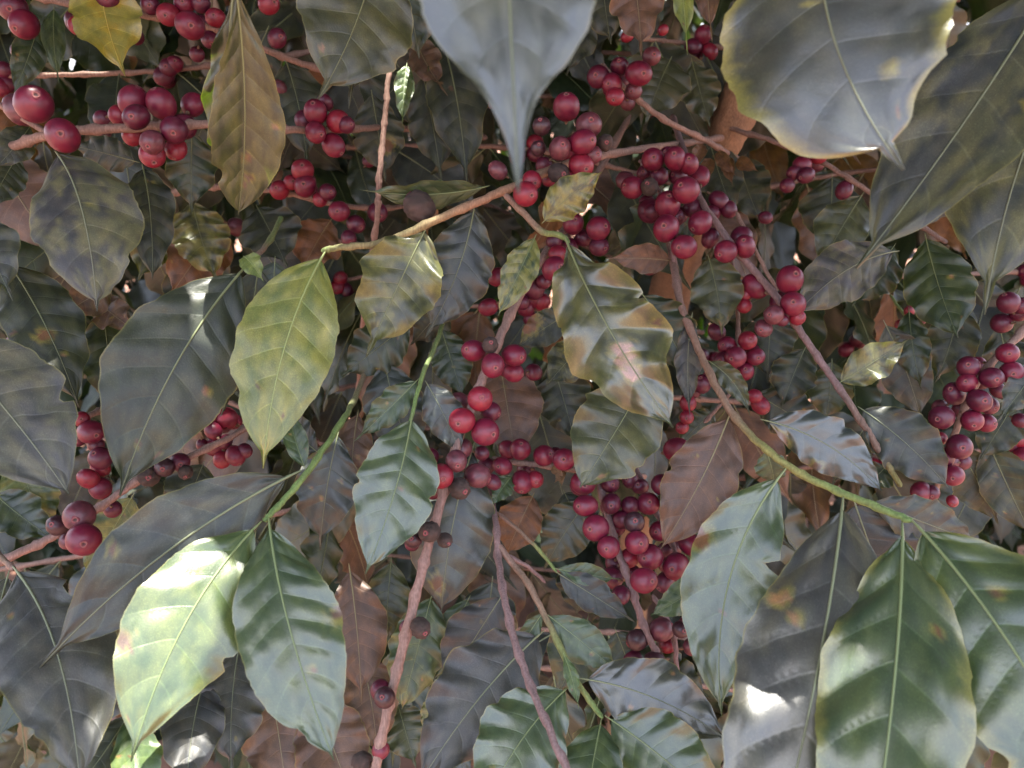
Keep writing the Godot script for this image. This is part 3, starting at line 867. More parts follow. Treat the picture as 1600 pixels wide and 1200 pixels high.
# ---------------------------------------------------------------- middle
func middle_branches() -> void:
	var t := thing("fruiting_branch", "pale brown branch running down the middle with three cherry clusters and dried black berries", "branch", at(800, 480, 0.47))
	var p := stem(t, [[985, 180, 0.66, 2.6], [900, 330, 0.55, 2.5], [840, 415, 0.49, 2.5], [796, 495, 0.46, 2.6], [768, 560, 0.45, 2.6], [745, 615, 0.445, 2.7], [716, 690, 0.44, 2.6], [692, 775, 0.435, 2.6], [668, 860, 0.43, 2.6],
		[646, 945, 0.425, 2.7], [624, 1035, 0.42, 2.7], [604, 1115, 0.415, 2.6], [584, 1215, 0.41, 2.5], [560, 1320, 0.41, 2.4]], [Color(0.30, 0.19, 0.15), Color(0.31, 0.20, 0.17), Color(0.33, 0.22, 0.185)])
	cherries(t, p, 0.44, [[740, 548, 18, "ripe"], [766, 539, 13, "dried", -0.012], [770, 571, 19, "ripe", -0.014], [803, 555, 18, "ripe"], [802, 582, 15, "ripe", 0.006],
		[750, 623, 19, "red", -0.010], [722, 657, 20, "red", -0.010], [758, 675, 21, "ripe", -0.006], [767, 643, 15, "deep", 0.008], [717, 628, 15, "dull", 0.012],
		[670, 714, 14, "deep", 0.006], [713, 720, 17, "dull", -0.012], [689, 744, 19, "red", -0.014], [746, 743, 19, "dull"], [718, 763, 17, "dried", -0.008], [664, 752, 14, "ripe"], [753, 708, 11, "deep", 0.02], [770, 753, 12, "deep", 0.02], [676, 770, 11, "deep", 0.012]])
	cherries(t, p, 0.42, [[671, 831, 17, "dried", -0.006], [646, 844, 13, "dark"], [695, 844, 12, "dried"], [657, 981, 16, "dried", -0.004], [601, 1090, 16, "dark", -0.010], [566, 1190, 15, "dried"]])
	leaf(t, 742, 690, 0.47, 690, 955, 0.455, 155, "blue", {"fold": 0.0, "drip": 0.03, "most": 1.08, "wave": 0.10, "spots": [[0.25, 0.84, 0.05, TONE.brown]], "yellow": 0.03})
	leaf(t, 780, 560, 0.52, 806, 715, 0.50, 128, "brown", {"yellow": 0.0, "wave": 0.06, "drip": 0.03})
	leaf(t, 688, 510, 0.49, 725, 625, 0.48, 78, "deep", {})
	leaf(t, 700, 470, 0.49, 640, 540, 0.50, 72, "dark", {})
	cherries(t, p, 0.49, [[705, 577, 14, "red", 0.0], [778, 433, 15, "ripe"], [763, 480, 14, "ripe"], [833, 450, 18, "deep"], [816, 473, 11, "deep"], [866, 420, 19, "ripe", -0.02], [881, 434, 15, "ripe"], [871, 396, 13, "red"], [850, 440, 11, "deep"],
		[896, 350, 16, "ripe", 0.02], [935, 357, 18, "ripe", 0.01], [936, 385, 15, "deep", 0.015], [912, 372, 13, "deep", 0.03], [890, 385, 13, "deep", 0.03]])
	# small green twig with three leaves
	t = thing("leafy_twig", "small green twig forking into a bluish leaf and two narrow young ones", "twig", at(682, 530, 0.45))
	stem(t, [[700, 480, 0.50, 1.4], [682, 535, 0.455, 1.4], [660, 588, 0.44, 1.4], [648, 630, 0.43, 1.2], [640, 660, 0.425, 1.0]], GREEN, "stem", 0.0)
	leaf(t, 644, 645, 0.425, 571, 897, 0.385, 146, "green", {"waxy": true, "fold": 0.10, "bend": 0.07, "sway": -0.03, "drip": 0.05, "most": 0.96, "wave": 0.08, "quilt": 0.013, "yellow": 0.05, "label": "bluish-green leaf with sunken veins", "bites": [[1, 0.5, 0.1, 0.02]]})
	leaf(t, 656, 590, 0.44, 553, 690, 0.43, 58, "green", {"fold": 0.35, "yellow": 0.02})
	leaf(t, 664, 594, 0.44, 722, 715, 0.44, 72, "blue", {"fold": 0.2, "yellow": 0.02})
	leaf(t, 600, 562, 0.48, 645, 720, 0.47, 110, "blue", {"drip": 0.03, "yellow": 0.0})
	leaf(t, 645, 500, 0.48, 533, 588, 0.47, 98, "deep", {"fold": 0.0, "wave": 0.14, "yellow": 0.04})
	leaf(t, 560, 640, 0.47, 548, 800, 0.46, 75, "brown", {"yellow": 0.02})
	# wavy leaves under the big wavy one
	t = thing("leafy_twig", "twig with grey-olive leaves tucked under the wavy leaf, one with torn brown top", "twig", at(1060, 420, 0.50))
	stem(t, [[1040, 330, 0.56, 1.8], [1056, 420, 0.51, 1.8], [1062, 470, 0.49, 1.7], [1040, 550, 0.47, 1.5], [1012, 590, 0.455, 1.2]], WOODGREEN)
	leaf(t, 1012, 585, 0.455, 906, 762, 0.425, 158, "olive", {"fold": 0.12, "drip": 0.03, "most": 1.05, "wave": 0.16, "waves": 3.5, "quilt": 0.014, "yellow": 0.06, "spots": [[-0.6, 0.86, 0.025, TONE.tan]]})
	leaf(t, 918, 532, 0.47, 852, 604, 0.45, 78, "dark", {"spots": [[-0.3, 0.15, 0.20, TONE.brown], [-0.6, 0.3, 0.14, TONE.brown]], "yellow": 0.1})
	leaf(t, 892, 488, 0.49, 803, 548, 0.48, 64, "dark", {"spots": [[0.8, 0.6, 0.14, TONE.rust]]})
	leaf(t, 1000, 455, 0.48, 1085, 600, 0.47, 100, "deep", {})
	leaf(t, 1082, 488, 0.47, 1078, 650, 0.46, 46, "dusty", {"fold": 0.4})
	leaf(t, 1050, 408, 0.50, 946, 404, 0.48, 54, "brown", {"yellow": 0.0})
	leaf(t, 960, 640, 0.50, 905, 720, 0.50, 90, "dark", {})
	leaf(t, 860, 560, 0.52, 900, 700, 0.51, 100, "dark", {})
	# short branch with a row of cherries
	t = thing("fruiting_branch", "short brown branch with a level row of cherries and dry flower scraps", "branch", at(910, 735, 0.50))
	p = stem(t, [[1010, 745, 0.58, 2.2], [930, 740, 0.51, 2.0], [860, 728, 0.49, 1.9], [800, 722, 0.49, 1.7], [770, 715, 0.50, 1.4]], WOOD)
	cherries(t, p, 0.475, [[813, 702, 16, "ripe"], [850, 712, 16, "ripe"], [881, 718, 17, "ripe", -0.01], [785, 728, 15, "ripe"], [816, 753, 17, "ripe"], [836, 749, 13, "red"], [760, 728, 13, "deep", 0.02], [911, 755, 19, "ripe", -0.006], [953, 755, 15, "deep"]])
	leaf(t, 802, 742, 0.48, 768, 792, 0.465, 38, "green", {"fold": 0.4, "yellow": 0.02})
	leaf(t, 835, 770, 0.52, 790, 870, 0.52, 80, "rust", {"yellow": 0.0})
	leaf(t, 880, 765, 0.53, 930, 850, 0.52, 90, "dark", {})
	for q in [[862, 728, 20, 18], [880, 733, -14, 22], [900, 738, 26, 8], [872, 730, 6, 30]]:
		blade(t, at(q[0], q[1], 0.485), at(q[0] + q[2], q[1] + q[3], 0.475), 0.006, "tan", {"rows": 12, "half": 2, "bare": true, "fold": 0.6, "yellow": 0.0})
	# big hanging cluster
	t = thing("fruiting_branch", "hanging branch with the biggest dense cluster of cherries, darker berries at its end", "branch", at(935, 745, 0.47))
	p = stem(t, [[900, 560, 0.60, 2.2], [925, 680, 0.51, 2.2], [938, 760, 0.48, 2.2], [962, 850, 0.465, 2.2], [985, 915, 0.455, 2.2], [1005, 975, 0.45, 2.1], [1030, 1030, 0.445, 1.9]], PURPLE)
	var p2 := stem(t, [[960, 640, 0.56, 1.8], [995, 735, 0.50, 1.8], [1020, 790, 0.485, 1.7], [1050, 850, 0.475, 1.5], [1060, 890, 0.47, 1.3]], PURPLE, "side_shoot")
	cherries(t, p, 0.455, [[915, 790, 18, "ripe"], [955, 787, 16, "deep", 0.012], [931, 825, 20, "ripe", -0.006], [951, 855, 17, "ripe", -0.012], [983, 872, 15, "red", 0.01], [991, 816, 16, "dark"], [995, 848, 18, "ripe", -0.010], [970, 930, 14, "deep"],
		[1006, 907, 20, "ripe", -0.016], [970, 812, 14, "deep", 0.015], [985, 790, 14, "deep", 0.015], [905, 760, 14, "deep", 0.02], [988, 895, 12, "deep", 0.02],
		[1033, 984, 18, "dull"], [995, 1000, 16, "dark"], [988, 1032, 19, "deep"], [1023, 1035, 17, "dark", -0.01], [1043, 1008, 12, "red", 0.01]])
	cherries(t, p2, 0.465, [[1013, 787, 17, "ripe"], [1050, 783, 18, "ripe"], [1034, 757, 16, "deep"], [1030, 830, 15, "ripe"], [1016, 870, 19, "ripe", -0.012], [1056, 885, 21, "ripe", -0.010], [1040, 909, 16, "deep"], [1078, 850, 18, "ripe"],
		[1100, 876, 16, "dark"], [1064, 905, 14, "deep"], [1087, 897, 13, "deep", 0.015], [1000, 760, 13, "deep", 0.02], [1050, 835, 14, "deep", 0.02], [1058, 703, 19, "ripe", 0.0], [1040, 860, 13, "deep", 0.02], [985, 750, 13, "deep", 0.02]])
	cherries(t, p, 0.44, [[1063, 984, 13, "dark"], [1086, 1010, 16, "dull"], [1074, 975, 13, "dull"]])
	leaf(t, 1128, 898, 0.44, 1016, 962, 0.42, 62, "green", {"fold": 0.1, "drip": 0.05, "yellow": 0.05, "spots": [[0.9, 0.1, 0.08, TONE.rust]]})
	leaf(t, 920, 780, 0.52, 850, 890, 0.52, 95, "olive", {"yellow": 0.0})
	leaf(t, 1080, 800, 0.52, 1060, 960, 0.52, 110, "olive", {"yellow": 0.0})
	leaf(t, 930, 880, 0.53, 900, 960, 0.53, 110, "dark", {})
	stem(t, [[1020, 930, 0.47, 1.6], [1050, 985, 0.46, 1.5], [1058, 1060, 0.455, 1.4]], PURPLE, "side_shoot")


# ---------------------------------------------------------------- lower part
func lower_branches() -> void:
	var t := thing("leafy_twig", "green twig with a sun-blotched bright leaf, its green twin and a long grey leaf", "twig", at(545, 640, 0.44))
	stem(t, [[600, 500, 0.54, 1.8], [560, 610, 0.46, 1.7], [530, 665, 0.43, 1.7], [482, 735, 0.405, 1.7], [440, 785, 0.39, 1.6], [412, 815, 0.38, 1.3]], [Color(0.24, 0.17, 0.11), Color(0.17, 0.25, 0.07), Color(0.16, 0.25, 0.07)])
	leaf(t, 470, 735, 0.405, 58, 1048, 0.35, 175, "grey", {"fold": 0.12, "bend": 0.06, "sway": 0.06, "drip": 0.10, "most": 0.98, "roll": -6.0, "quilt": 0.013, "wave": 0.09, "yellow": 0.04, "label": "long grey leaf reaching down to the picture edge"})
	leaf(t, 408, 815, 0.38, 205, 1190, 0.315, 205, "fresh", {"waxy": true, "fold": 0.04, "bend": 0.08, "sway": 0.07, "drip": 0.06, "most": 1.0, "wave": 0.08, "yellow": 0.10, "spots": [[0.88, 0.62, 0.03, TONE.brown]], "label": "bright green leaf with a white patch of sun"})
	leaf(t, 420, 810, 0.38, 522, 1188, 0.32, 180, "green", {"waxy": true, "fold": 0.10, "bend": 0.08, "sway": 0.03, "drip": 0.03, "most": 1.02, "wave": 0.10, "quilt": 0.014, "yellow": 0.05, "spots": [[-0.95, 0.50, 0.03, TONE.brown]], "bites": [[1, 0.86, 0.2, 0.03]], "label": "green leaf with wavy quilted side"})
	leaf(t, 500, 710, 0.43, 430, 640, 0.44, 60, "blue", {"fold": 0.3})
	leaf(t, 478, 735, 0.415, 452, 640, 0.43, 42, "green", {"fold": 0.4})
	leaf(t, 530, 670, 0.45, 500, 860, 0.45, 110, "blue", {"yellow": 0.0})
	leaf(t, 400, 830, 0.43, 360, 1010, 0.42, 120, "dark", {})
	# lower left fruiting branch
	t = thing("fruiting_branch", "brown branch rising from two purple cherries behind the large dark leaf", "branch", at(150, 800, 0.45))
	var p := stem(t, [[-60, 905, 0.43, 2.4], [20, 868, 0.435, 2.4], [90, 835, 0.44, 2.3], [160, 790, 0.45, 2.2], [235, 738, 0.46, 2.1], [315, 705, 0.47, 2.0], [400, 655, 0.50, 2.0], [500, 560, 0.60, 2.2]], [Color(0.30, 0.19, 0.16), Color(0.33, 0.21, 0.17)])
	var p2 := stem(t, [[96, 670, 0.47, 1.8], [150, 645, 0.48, 1.8], [200, 620, 0.52, 1.8], [300, 560, 0.60, 2.0]], WOOD, "side_shoot")
	cherries(t, p, 0.425, [[124, 806, 23, "dull", -0.005], [131, 843, 25, "ripe", -0.012], [90, 821, 16, "dark"], [106, 845, 13, "dull", 0.01]])
	cherries(t, p, 0.455, [[157, 763, 16, "ripe"], [138, 748, 15, "red"], [157, 716, 17, "deep"], [157, 731, 14, "red", 0.01], [257, 730, 15, "dark"], [233, 743, 17, "dried"], [281, 722, 15, "deep"], [290, 738, 11, "dried"]])
	cherries(t, p2, 0.465, [[142, 675, 19, "ripe", -0.008], [122, 684, 13, "deep"], [128, 655, 12, "red"], [115, 655, 12, "red"], [150, 695, 12, "deep"]])
	cherries(t, p, 0.49, [[327, 651, 15, "ripe"], [353, 654, 17, "red"], [333, 673, 13, "ripe"], [338, 697, 15, "ripe"], [347, 718, 13, "red"], [368, 712, 15, "ripe"], [340, 632, 12, "deep"], [316, 695, 9, "deep"], [383, 704, 11, "deep"], [352, 690, 11, "deep"]])
	leaf(t, -10, 770, 0.46, 95, 850, 0.45, 80, "deep", {})
	leaf(t, 25, 700, 0.47, 75, 850, 0.47, 90, "green", {"yellow": 0.2})
	leaf(t, 210, 770, 0.50, 130, 900, 0.50, 90, "fresh", {"yellow": 0.2})
	leaf(t, 320, 720, 0.52, 280, 840, 0.5, 100, "blue", {})
	# large dark leaf and its mate
	t = thing("leafy_twig", "twig with the large charcoal-green leaf speckled with grit near its midrib", "twig", at(400, 405, 0.43))
	stem(t, [[440, 340, 0.50, 1.6], [415, 385, 0.45, 1.5], [392, 408, 0.43, 1.4]], GREENWOOD)
	leaf(t, 388, 412, 0.43, 187, 775, 0.385, 215, "dark", {"fold": 0.06, "bend": 0.06, "sway": 0.05, "drip": 0.06, "most": 1.02, "wave": 0.06, "quilt": 0.014, "yellow": 0.02, "label": "large charcoal-green leaf"})
	leaf(t, 405, 405, 0.45, 345, 650, 0.455, 110, "dark", {})
	leaf(t, 380, 400, 0.43, 412, 440, 0.415, 40, "lime", {"fold": 0.4})
	leaf(t, 430, 400, 0.47, 420, 560, 0.47, 120, "deep", {})
	# leaves at the left edge
	t = thing("leafy_twig", "twig with a large smooth grey leaf reaching in at the picture edge", "twig", at(-130, 500, 0.40))
	stem(t, [[-130, 500, 0.40, 1.5], [-180, 440, 0.44, 1.9], [-230, 360, 0.50, 2.2]], GREENWOOD)
	leaf(t, -125, 505, 0.40, 108, 772, 0.355, 215, "dusty", {"fold": 0.05, "bend": 0.05, "drip": 0.02, "most": 1.15, "wave": 0.04, "yellow": 0.08, "quilt": 0.006, "bites": [[-1, 0.66, 0.22, 0.035]]})
	leaf(t, 10, 405, 0.46, 123, 635, 0.435, 130, "dark", {"drip": 0.06, "fold": 0.1, "spots": [[0.15, 0.52, 0.035, TONE.rust]], "yellow": 0.04})
	leaf(t, -60, 330, 0.44, 20, 470, 0.42, 110, "grey", {})
	leaf(t, 30, 240, 0.5, -20, 330, 0.48, 70, "dark", {})
	leaf(t, 175, 440, 0.49, 95, 490, 0.475, 70, "brown", {"drip": 0.10})
	leaf(t, 150, 470, 0.5, 215, 520, 0.48, 66, "brown", {"drip": 0.12})
	leaf(t, 160, 480, 0.51, 175, 640, 0.50, 100, "deep", {})
	t = thing("leafy_twig", "twig with pale grey leaves drooping into the lower picture corner", "twig", at(20, 885, 0.40))
	stem(t, [[-70, 800, 0.46, 1.9], [-15, 855, 0.42, 1.7], [22, 890, 0.40, 1.4]], GREENWOOD)
	leaf(t, 20, 885, 0.40, 125, 1225, 0.325, 190, "dusty", {"fold": 0.16, "bend": 0.07, "sway": -0.05, "drip": 0.03, "most": 0.95, "wave": 0.10, "yellow": 0.03, "bites": [[-1, 0.25, 0.35, 0.05]]})
	leaf(t, 15, 890, 0.40, -40, 1150, 0.34, 150, "dusty", {})
	leaf(t, 205, 1108, 0.38, 70, 1290, 0.33, 120, "grey", {})
	leaf(t, 205, 1112, 0.38, 245, 1330, 0.33, 84, "fresh", {"fold": 0.3, "yellow": 0.05})
	leaf(t, 160, 1000, 0.43, 130, 1150, 0.42, 110, "olive", {})
	t = thing("leafy_twig", "twig with grey-violet leaves under the sun-blotched leaf at the bottom edge", "twig", at(372, 1000, 0.44))
	stem(t, [[420, 900, 0.50, 1.6], [395, 960, 0.46, 1.5], [372, 1010, 0.44, 1.2]], GREENWOOD)
	leaf(t, 374, 1010, 0.44, 362, 1215, 0.39, 130, "dusty", {"fold": 0.1, "yellow": 0.0})
	leaf(t, 320, 1060, 0.42, 290, 1260, 0.37, 110, "dusty", {"yellow": 0.0})
	leaf(t, 420, 1060, 0.47, 450, 1260, 0.44, 130, "brown", {"yellow": 0.0})
	leaf(t, 490, 1080, 0.47, 560, 1270, 0.44, 130, "brown", {"yellow": 0.0})
	leaf(t, 545, 880, 0.48, 565, 1100, 0.46, 110, "brown", {"yellow": 0.0})
	leaf(t, 560, 1010, 0.49, 590, 1190, 0.47, 100, "brown", {"yellow": 0.02})
	# leaves behind the end of the central branch
	t = thing("leafy_twig", "twig with soft green leaves hanging behind the lone dried berries", "twig", at(690, 900, 0.49))
	stem(t, [[760, 800, 0.56, 1.6], [720, 870, 0.51, 1.6], [690, 925, 0.485, 1.4]], GREENWOOD)
	leaf(t, 676, 925, 0.48, 628, 1108, 0.46, 105, "green", {"yellow": 0.12, "drip": 0.03, "spots": [[0.0, 1.0, 0.08, TONE.tan]]})
	leaf(t, 735, 930, 0.485, 672, 1075, 0.47, 72, "green", {"fold": 0.1, "yellow": 0.02})
	leaf(t, 612, 870, 0.50, 602, 1015, 0.49, 90, "olive", {"yellow": 0.08})
	leaf(t, 690, 1080, 0.47, 660, 1150, 0.46, 40, "olive", {"yellow": 0.3})
	leaf(t, 620, 1095, 0.49, 650, 1200, 0.47, 90, "olive", {"yellow": 0.02})
	leaf(t, 788, 925, 0.47, 688, 1085, 0.455, 110, "dusty", {"fold": 0.1, "yellow": 0.0, "spots": [[0.3, 0.75, 0.05, TONE.brown]]})
	leaf(t, 770, 900, 0.50, 740, 1060, 0.49, 110, "blue", {})
	# bare brown twig and leafy green one beside it
	t = thing("bare_twig", "bare jointed brown twig running down to the bottom edge", "twig", at(775, 850, 0.44))
	stem(t, [[760, 740, 0.52, 1.8], [775, 820, 0.455, 1.8], [778, 870, 0.44, 1.9], [788, 935, 0.412, 1.9], [805, 1005, 0.392, 1.9], [828, 1068, 0.372, 1.8], [856, 1135, 0.352, 1.7], [892, 1215, 0.332, 1.6], [930, 1300, 0.32, 1.5]], PURPLE, "stem", 0.024)
	t = thing("leafy_twig", "forked green twig spreading fresh pointed leaves along the bottom edge", "twig", at(780, 855, 0.45))
	stem(t, [[776, 850, 0.445, 1.8], [800, 880, 0.44, 1.8], [822, 908, 0.43, 1.8], [848, 955, 0.42, 1.7], [872, 1005, 0.41, 1.7], [900, 1062, 0.40, 1.6], [925, 1100, 0.395, 1.4], [942, 1122, 0.39, 1.2]], WOODGREEN)
	stem(t, [[776, 800, 0.47, 1.2], [820, 838, 0.455, 1.1], [845, 862, 0.45, 1.1], [870, 895, 0.445, 0.9]], WOODGREEN, "side_shoot")
	stem(t, [[790, 868, 0.445, 1.3], [828, 888, 0.45, 1.2], [852, 910, 0.455, 1.0]], PURPLE, "side_shoot")
	leaf(t, 850, 985, 0.42, 640, 1250, 0.365, 175, "dusty", {"fold": 0.08, "bend": 0.05, "yellow": 0.0, "quilt": 0.014, "sway": 0.04})
	leaf(t, 890, 1072, 0.40, 740, 1290, 0.345, 160, "green", {"waxy": true, "fold": 0.14, "yellow": 0.02, "sway": 0.05})
	leaf(t, 940, 1122, 0.39, 900, 1350, 0.34, 115, "green", {"fold": 0.2, "yellow": 0.03})
	leaf(t, 945, 1118, 0.39, 1150, 1290, 0.345, 150, "green", {"waxy": true, "fold": 0.16, "yellow": 0.03, "sway": -0.03})
	leaf(t, 905, 1060, 0.40, 1148, 1165, 0.375, 135, "grey", {"waxy": true, "fold": 0.1, "yellow": 0.02, "sway": -0.07, "quilt": 0.013})
	leaf(t, 852, 958, 0.42, 972, 1055, 0.41, 72, "green", {"fold": 0.25, "yellow": 0.02})
	leaf(t, 868, 893, 0.445, 992, 972, 0.44, 62, "grey", {"fold": 0.2, "yellow": 0.0})
	leaf(t, 866, 888, 0.445, 968, 905, 0.45, 40, "green", {"fold": 0.3, "yellow": 0.02})
	leaf(t, 850, 955, 0.42, 800, 1040, 0.42, 36, "green", {"fold": 0.5, "yellow": 0.02})
	leaf(t, 880, 1020, 0.405, 905, 1110, 0.39, 26, "fresh", {"fold": 0.5})
	leaf(t, 960, 980, 0.46, 1010, 1120, 0.45, 120, "deep", {})
	leaf(t, 920, 960, 0.48, 870, 1090, 0.47, 110, "deep", {})
	leaf(t, 1000, 1040, 0.47, 1110, 1090, 0.45, 90, "dark", {})


# ---------------------------------------------------------------- right side
func side_branches() -> void:
	var t := thing("arching_branch", "long green branch arching over the big pale leaves, one leaf brown beneath", "branch", at(1060, 470, 0.47))
	stem(t, [[1040, 330, 0.56, 2.4], [1052, 410, 0.50, 2.4], [1064, 475, 0.475, 2.3], [1098, 560, 0.455, 2.2], [1140, 640, 0.435, 2.1], [1195, 700, 0.415, 2.0], [1255, 742, 0.40, 2.0], [1320, 772, 0.385, 1.9], [1385, 798, 0.37, 1.8], [1425, 815, 0.36, 1.4]],
		[WOOD[0], WOOD[1], Color(0.25, 0.165, 0.11), Color(0.26, 0.26, 0.08), Color(0.20, 0.27, 0.08), Color(0.17, 0.27, 0.08)])
	leaf(t, 1228, 732, 0.40, 1128, 1120, 0.37, 165, "green", {"waxy": true, "fold": 0.14, "sway": 0.10, "bend": 0.03, "drip": 0.05, "yellow": 0.06, "bites": [[-1, 0.36, 0.3, 0.025]], "spots": [[0.9, 0.36, 0.04, TONE.rust]], "wave": 0.12})
	leaf(t, 1318, 772, 0.386, 1150, 1560, 0.262, 275, "dusty", {"waxy": true, "fold": 0.03, "bend": 0.05, "sway": -0.02, "drip": 0.08, "most": 0.95, "wave": 0.05, "yellow": 0.04, "rows": 76, "label": "broad dusty grey leaf with patches of sun", "spots": [[0.72, 0.28, 0.02, TONE.tan]]})
	leaf(t, 1410, 815, 0.365, 1318, 1580, 0.245, 250, "green", {"waxy": true, "fold": 0.06, "bend": 0.05, "sway": -0.02, "drip": 0.08, "most": 0.98, "wave": 0.13, "waves": 4.0, "yellow": 0.05, "rim": 0.6, "quilt": 0.013, "rows": 76, "label": "long leaf shining pale blue from the sky"})
	leaf(t, 1424, 812, 0.36, 1800, 1440, 0.255, 285, "green", {"waxy": true, "fold": 0.06, "bend": 0.06, "sway": -0.05, "drip": 0.08, "most": 0.9, "wave": 0.08, "yellow": 0.05, "rim": 0.5, "quilt": 0.012, "rows": 76})
	leaf(t, 1188, 655, 0.425, 1378, 768, 0.405, 100, "blue", {"waxy": true, "fold": 0.12, "bend": 0.06, "sway": -0.09, "yellow": 0.0, "quilt": 0.016, "drip": 0.03, "spots": [[0.9, 0.12, 0.07, TONE.brown], [0.9, 0.5, 0.04, TONE.brown]]})
	leaf(t, 1196, 700, 0.42, 1210, 760, 0.43, 60, "green", {})
	leaf(t, 1332, 775, 0.40, 1420, 1010, 0.40, 170, "dusty", {"yellow": 0.0})
	leaf(t, 1355, 780, 0.39, 1540, 850, 0.40, 90, "grey", {"yellow": 0.05})
	leaf(t, 1142, 642, 0.44, 1032, 858, 0.435, 128, "brown", {"fold": 0.25, "drip": 0.04, "yellow": 0.0, "wave": 0.10, "most": 0.95, "label": "red-brown leaf underside"})
	leaf(t, 1104, 562, 0.455, 1172, 650, 0.445, 40, "olive", {"fold": 0.5, "sway": -0.10})
	leaf(t, 1410, 830, 0.40, 1475, 1300, 0.36, 170, "dusty", {"yellow": 0.0})
	# fruiting branch above
	t = thing("fruiting_branch", "straight brown branch descending from the tall cherry cluster to a pale green tip", "branch", at(1090, 290, 0.52))
	var p := stem(t, [[1050, 180, 0.62, 2.4], [1075, 255, 0.54, 2.3], [1098, 318, 0.50, 2.2], [1150, 390, 0.485, 2.2], [1212, 462, 0.475, 2.2], [1262, 535, 0.465, 2.1], [1308, 602, 0.455, 2.0], [1352, 668, 0.445, 1.9], [1382, 718, 0.44, 1.7], [1408, 760, 0.44, 1.4]],
		[PURPLE[0], PURPLE[0], PURPLE[1], PURPLE[1], Color(0.25, 0.16, 0.12), Color(0.24, 0.24, 0.08)])
	var p2 := stem(t, [[1000, 250, 0.60, 1.6], [1030, 300, 0.53, 1.6], [1048, 370, 0.50, 1.6], [1056, 440, 0.50, 1.6]], PURPLE, "side_shoot")
	var p3 := stem(t, [[1150, 330, 0.50, 1.2], [1190, 410, 0.48, 1.2], [1215, 455, 0.475, 1.2]], WOOD, "side_shoot", 0.0)
	cherries(t, p, 0.485, [[1055, 248, 18, "ripe"], [1076, 256, 16, "ripe"], [1072, 297, 20, "ripe", -0.01], [1094, 348, 18, "ripe"], [1069, 386, 19, "ripe", -0.01], [1123, 313, 14, "deep", 0.02], [1138, 327, 13, "deep", 0.02], [1134, 393, 17, "ripe", -0.012],
		[1164, 385, 17, "ripe", -0.008], [1060, 275, 14, "deep", 0.02], [1082, 325, 14, "deep", 0.02], [1110, 372, 14, "deep", 0.015], [1045, 240, 12, "deep", 0.02], [1112, 333, 12, "deep", 0.02]])
	cherries(t, p2, 0.49, [[988, 293, 17, "ripe"], [1020, 249, 17, "ripe"], [1041, 357, 21, "ripe", -0.012], [1043, 320, 20, "ripe"], [1015, 292, 14, "dried"], [1030, 275, 14, "deep", 0.01], [1020, 330, 14, "deep", 0.02], [1008, 270, 13, "deep", 0.02], [1055, 340, 14, "deep", 0.01]])
	cherries(t, p, 0.46, [[1234, 437, 21, "ripe"], [1239, 475, 19, "ripe", -0.004], [1209, 492, 15, "dull", -0.006], [1246, 496, 12, "red"], [1193, 513, 14, "dull"], [1163, 478, 11, "red", 0.03], [1165, 460, 10, "red", 0.03], [1196, 340, 10, "deep", 0.08], [1222, 500, 10, "deep"]])
	leaf(t, 1308, 600, 0.455, 1420, 530, 0.44, 68, "olive", {"fold": 0.08, "yellow": 0.22, "drip": 0.08, "label": "small pale olive leaf pointing up"})
	leaf(t, 1340, 635, 0.45, 1482, 762, 0.43, 108, "grey", {"fold": 0.12, "yellow": 0.02, "sway": -0.04, "drip": 0.05})
	leaf(t, 1106, 398, 0.50, 1128, 525, 0.485, 92, "olive", {"fold": 0.2, "yellow": 0.03, "spots": [[0.1, 0.92, 0.10, TONE.tan]]})
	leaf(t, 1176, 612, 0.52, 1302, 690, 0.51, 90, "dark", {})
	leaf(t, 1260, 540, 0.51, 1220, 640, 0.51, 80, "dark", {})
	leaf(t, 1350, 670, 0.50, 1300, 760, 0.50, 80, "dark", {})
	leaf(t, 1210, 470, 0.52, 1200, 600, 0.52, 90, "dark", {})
	leaf(t, 1300, 560, 0.53, 1290, 660, 0.53, 80, "olive", {"yellow": 0.03})
	leaf(t, 1388, 725, 0.46, 1350, 760, 0.46, 60, "deep", {})
	# hanging cluster on a stalk
	t = thing("fruiting_twig", "thin twig with a round cluster of small red cherries beside the straight branch", "twig", at(1150, 430, 0.52))
	p = stem(t, [[1140, 380, 0.58, 1.4], [1152, 470, 0.53, 1.4], [1152, 540, 0.515, 1.4], [1150, 600, 0.51, 1.3], [1100, 660, 0.51, 1.2]], WOOD)
	cherries(t, p, 0.495, [[1168, 532, 14, "red"], [1136, 540, 14, "ripe"], [1149, 558, 16, "ripe", -0.01], [1179, 557, 15, "ripe"], [1164, 580, 14, "ripe"], [1129, 563, 13, "deep"], [1139, 580, 13, "ripe"], [1097, 600, 14, "deep", 0.01], [1188, 633, 14, "red"], [1179, 619, 11, "red"],
		[1075, 630, 13, "red"], [1073, 652, 11, "red"], [1110, 590, 12, "deep", 0.02], [1083, 610, 11, "deep", 0.02], [1066, 668, 10, "red"]])
	leaf(t, 1120, 640, 0.54, 1060, 700, 0.54, 70, "olive", {})
	# right-hand fruiting branch
	t = thing("fruiting_branch", "branch of dark purple-red cherries curving in at the picture edge", "branch", at(1600, 512, 0.46))
	p = stem(t, [[1680, 420, 0.47, 2.3], [1605, 510, 0.465, 2.2], [1548, 568, 0.465, 2.1], [1510, 630, 0.47, 2.0], [1488, 690, 0.475, 1.9], [1470, 745, 0.48, 1.7], [1450, 800, 0.50, 1.5]], [Color(0.30, 0.20, 0.16), Color(0.28, 0.19, 0.15)])
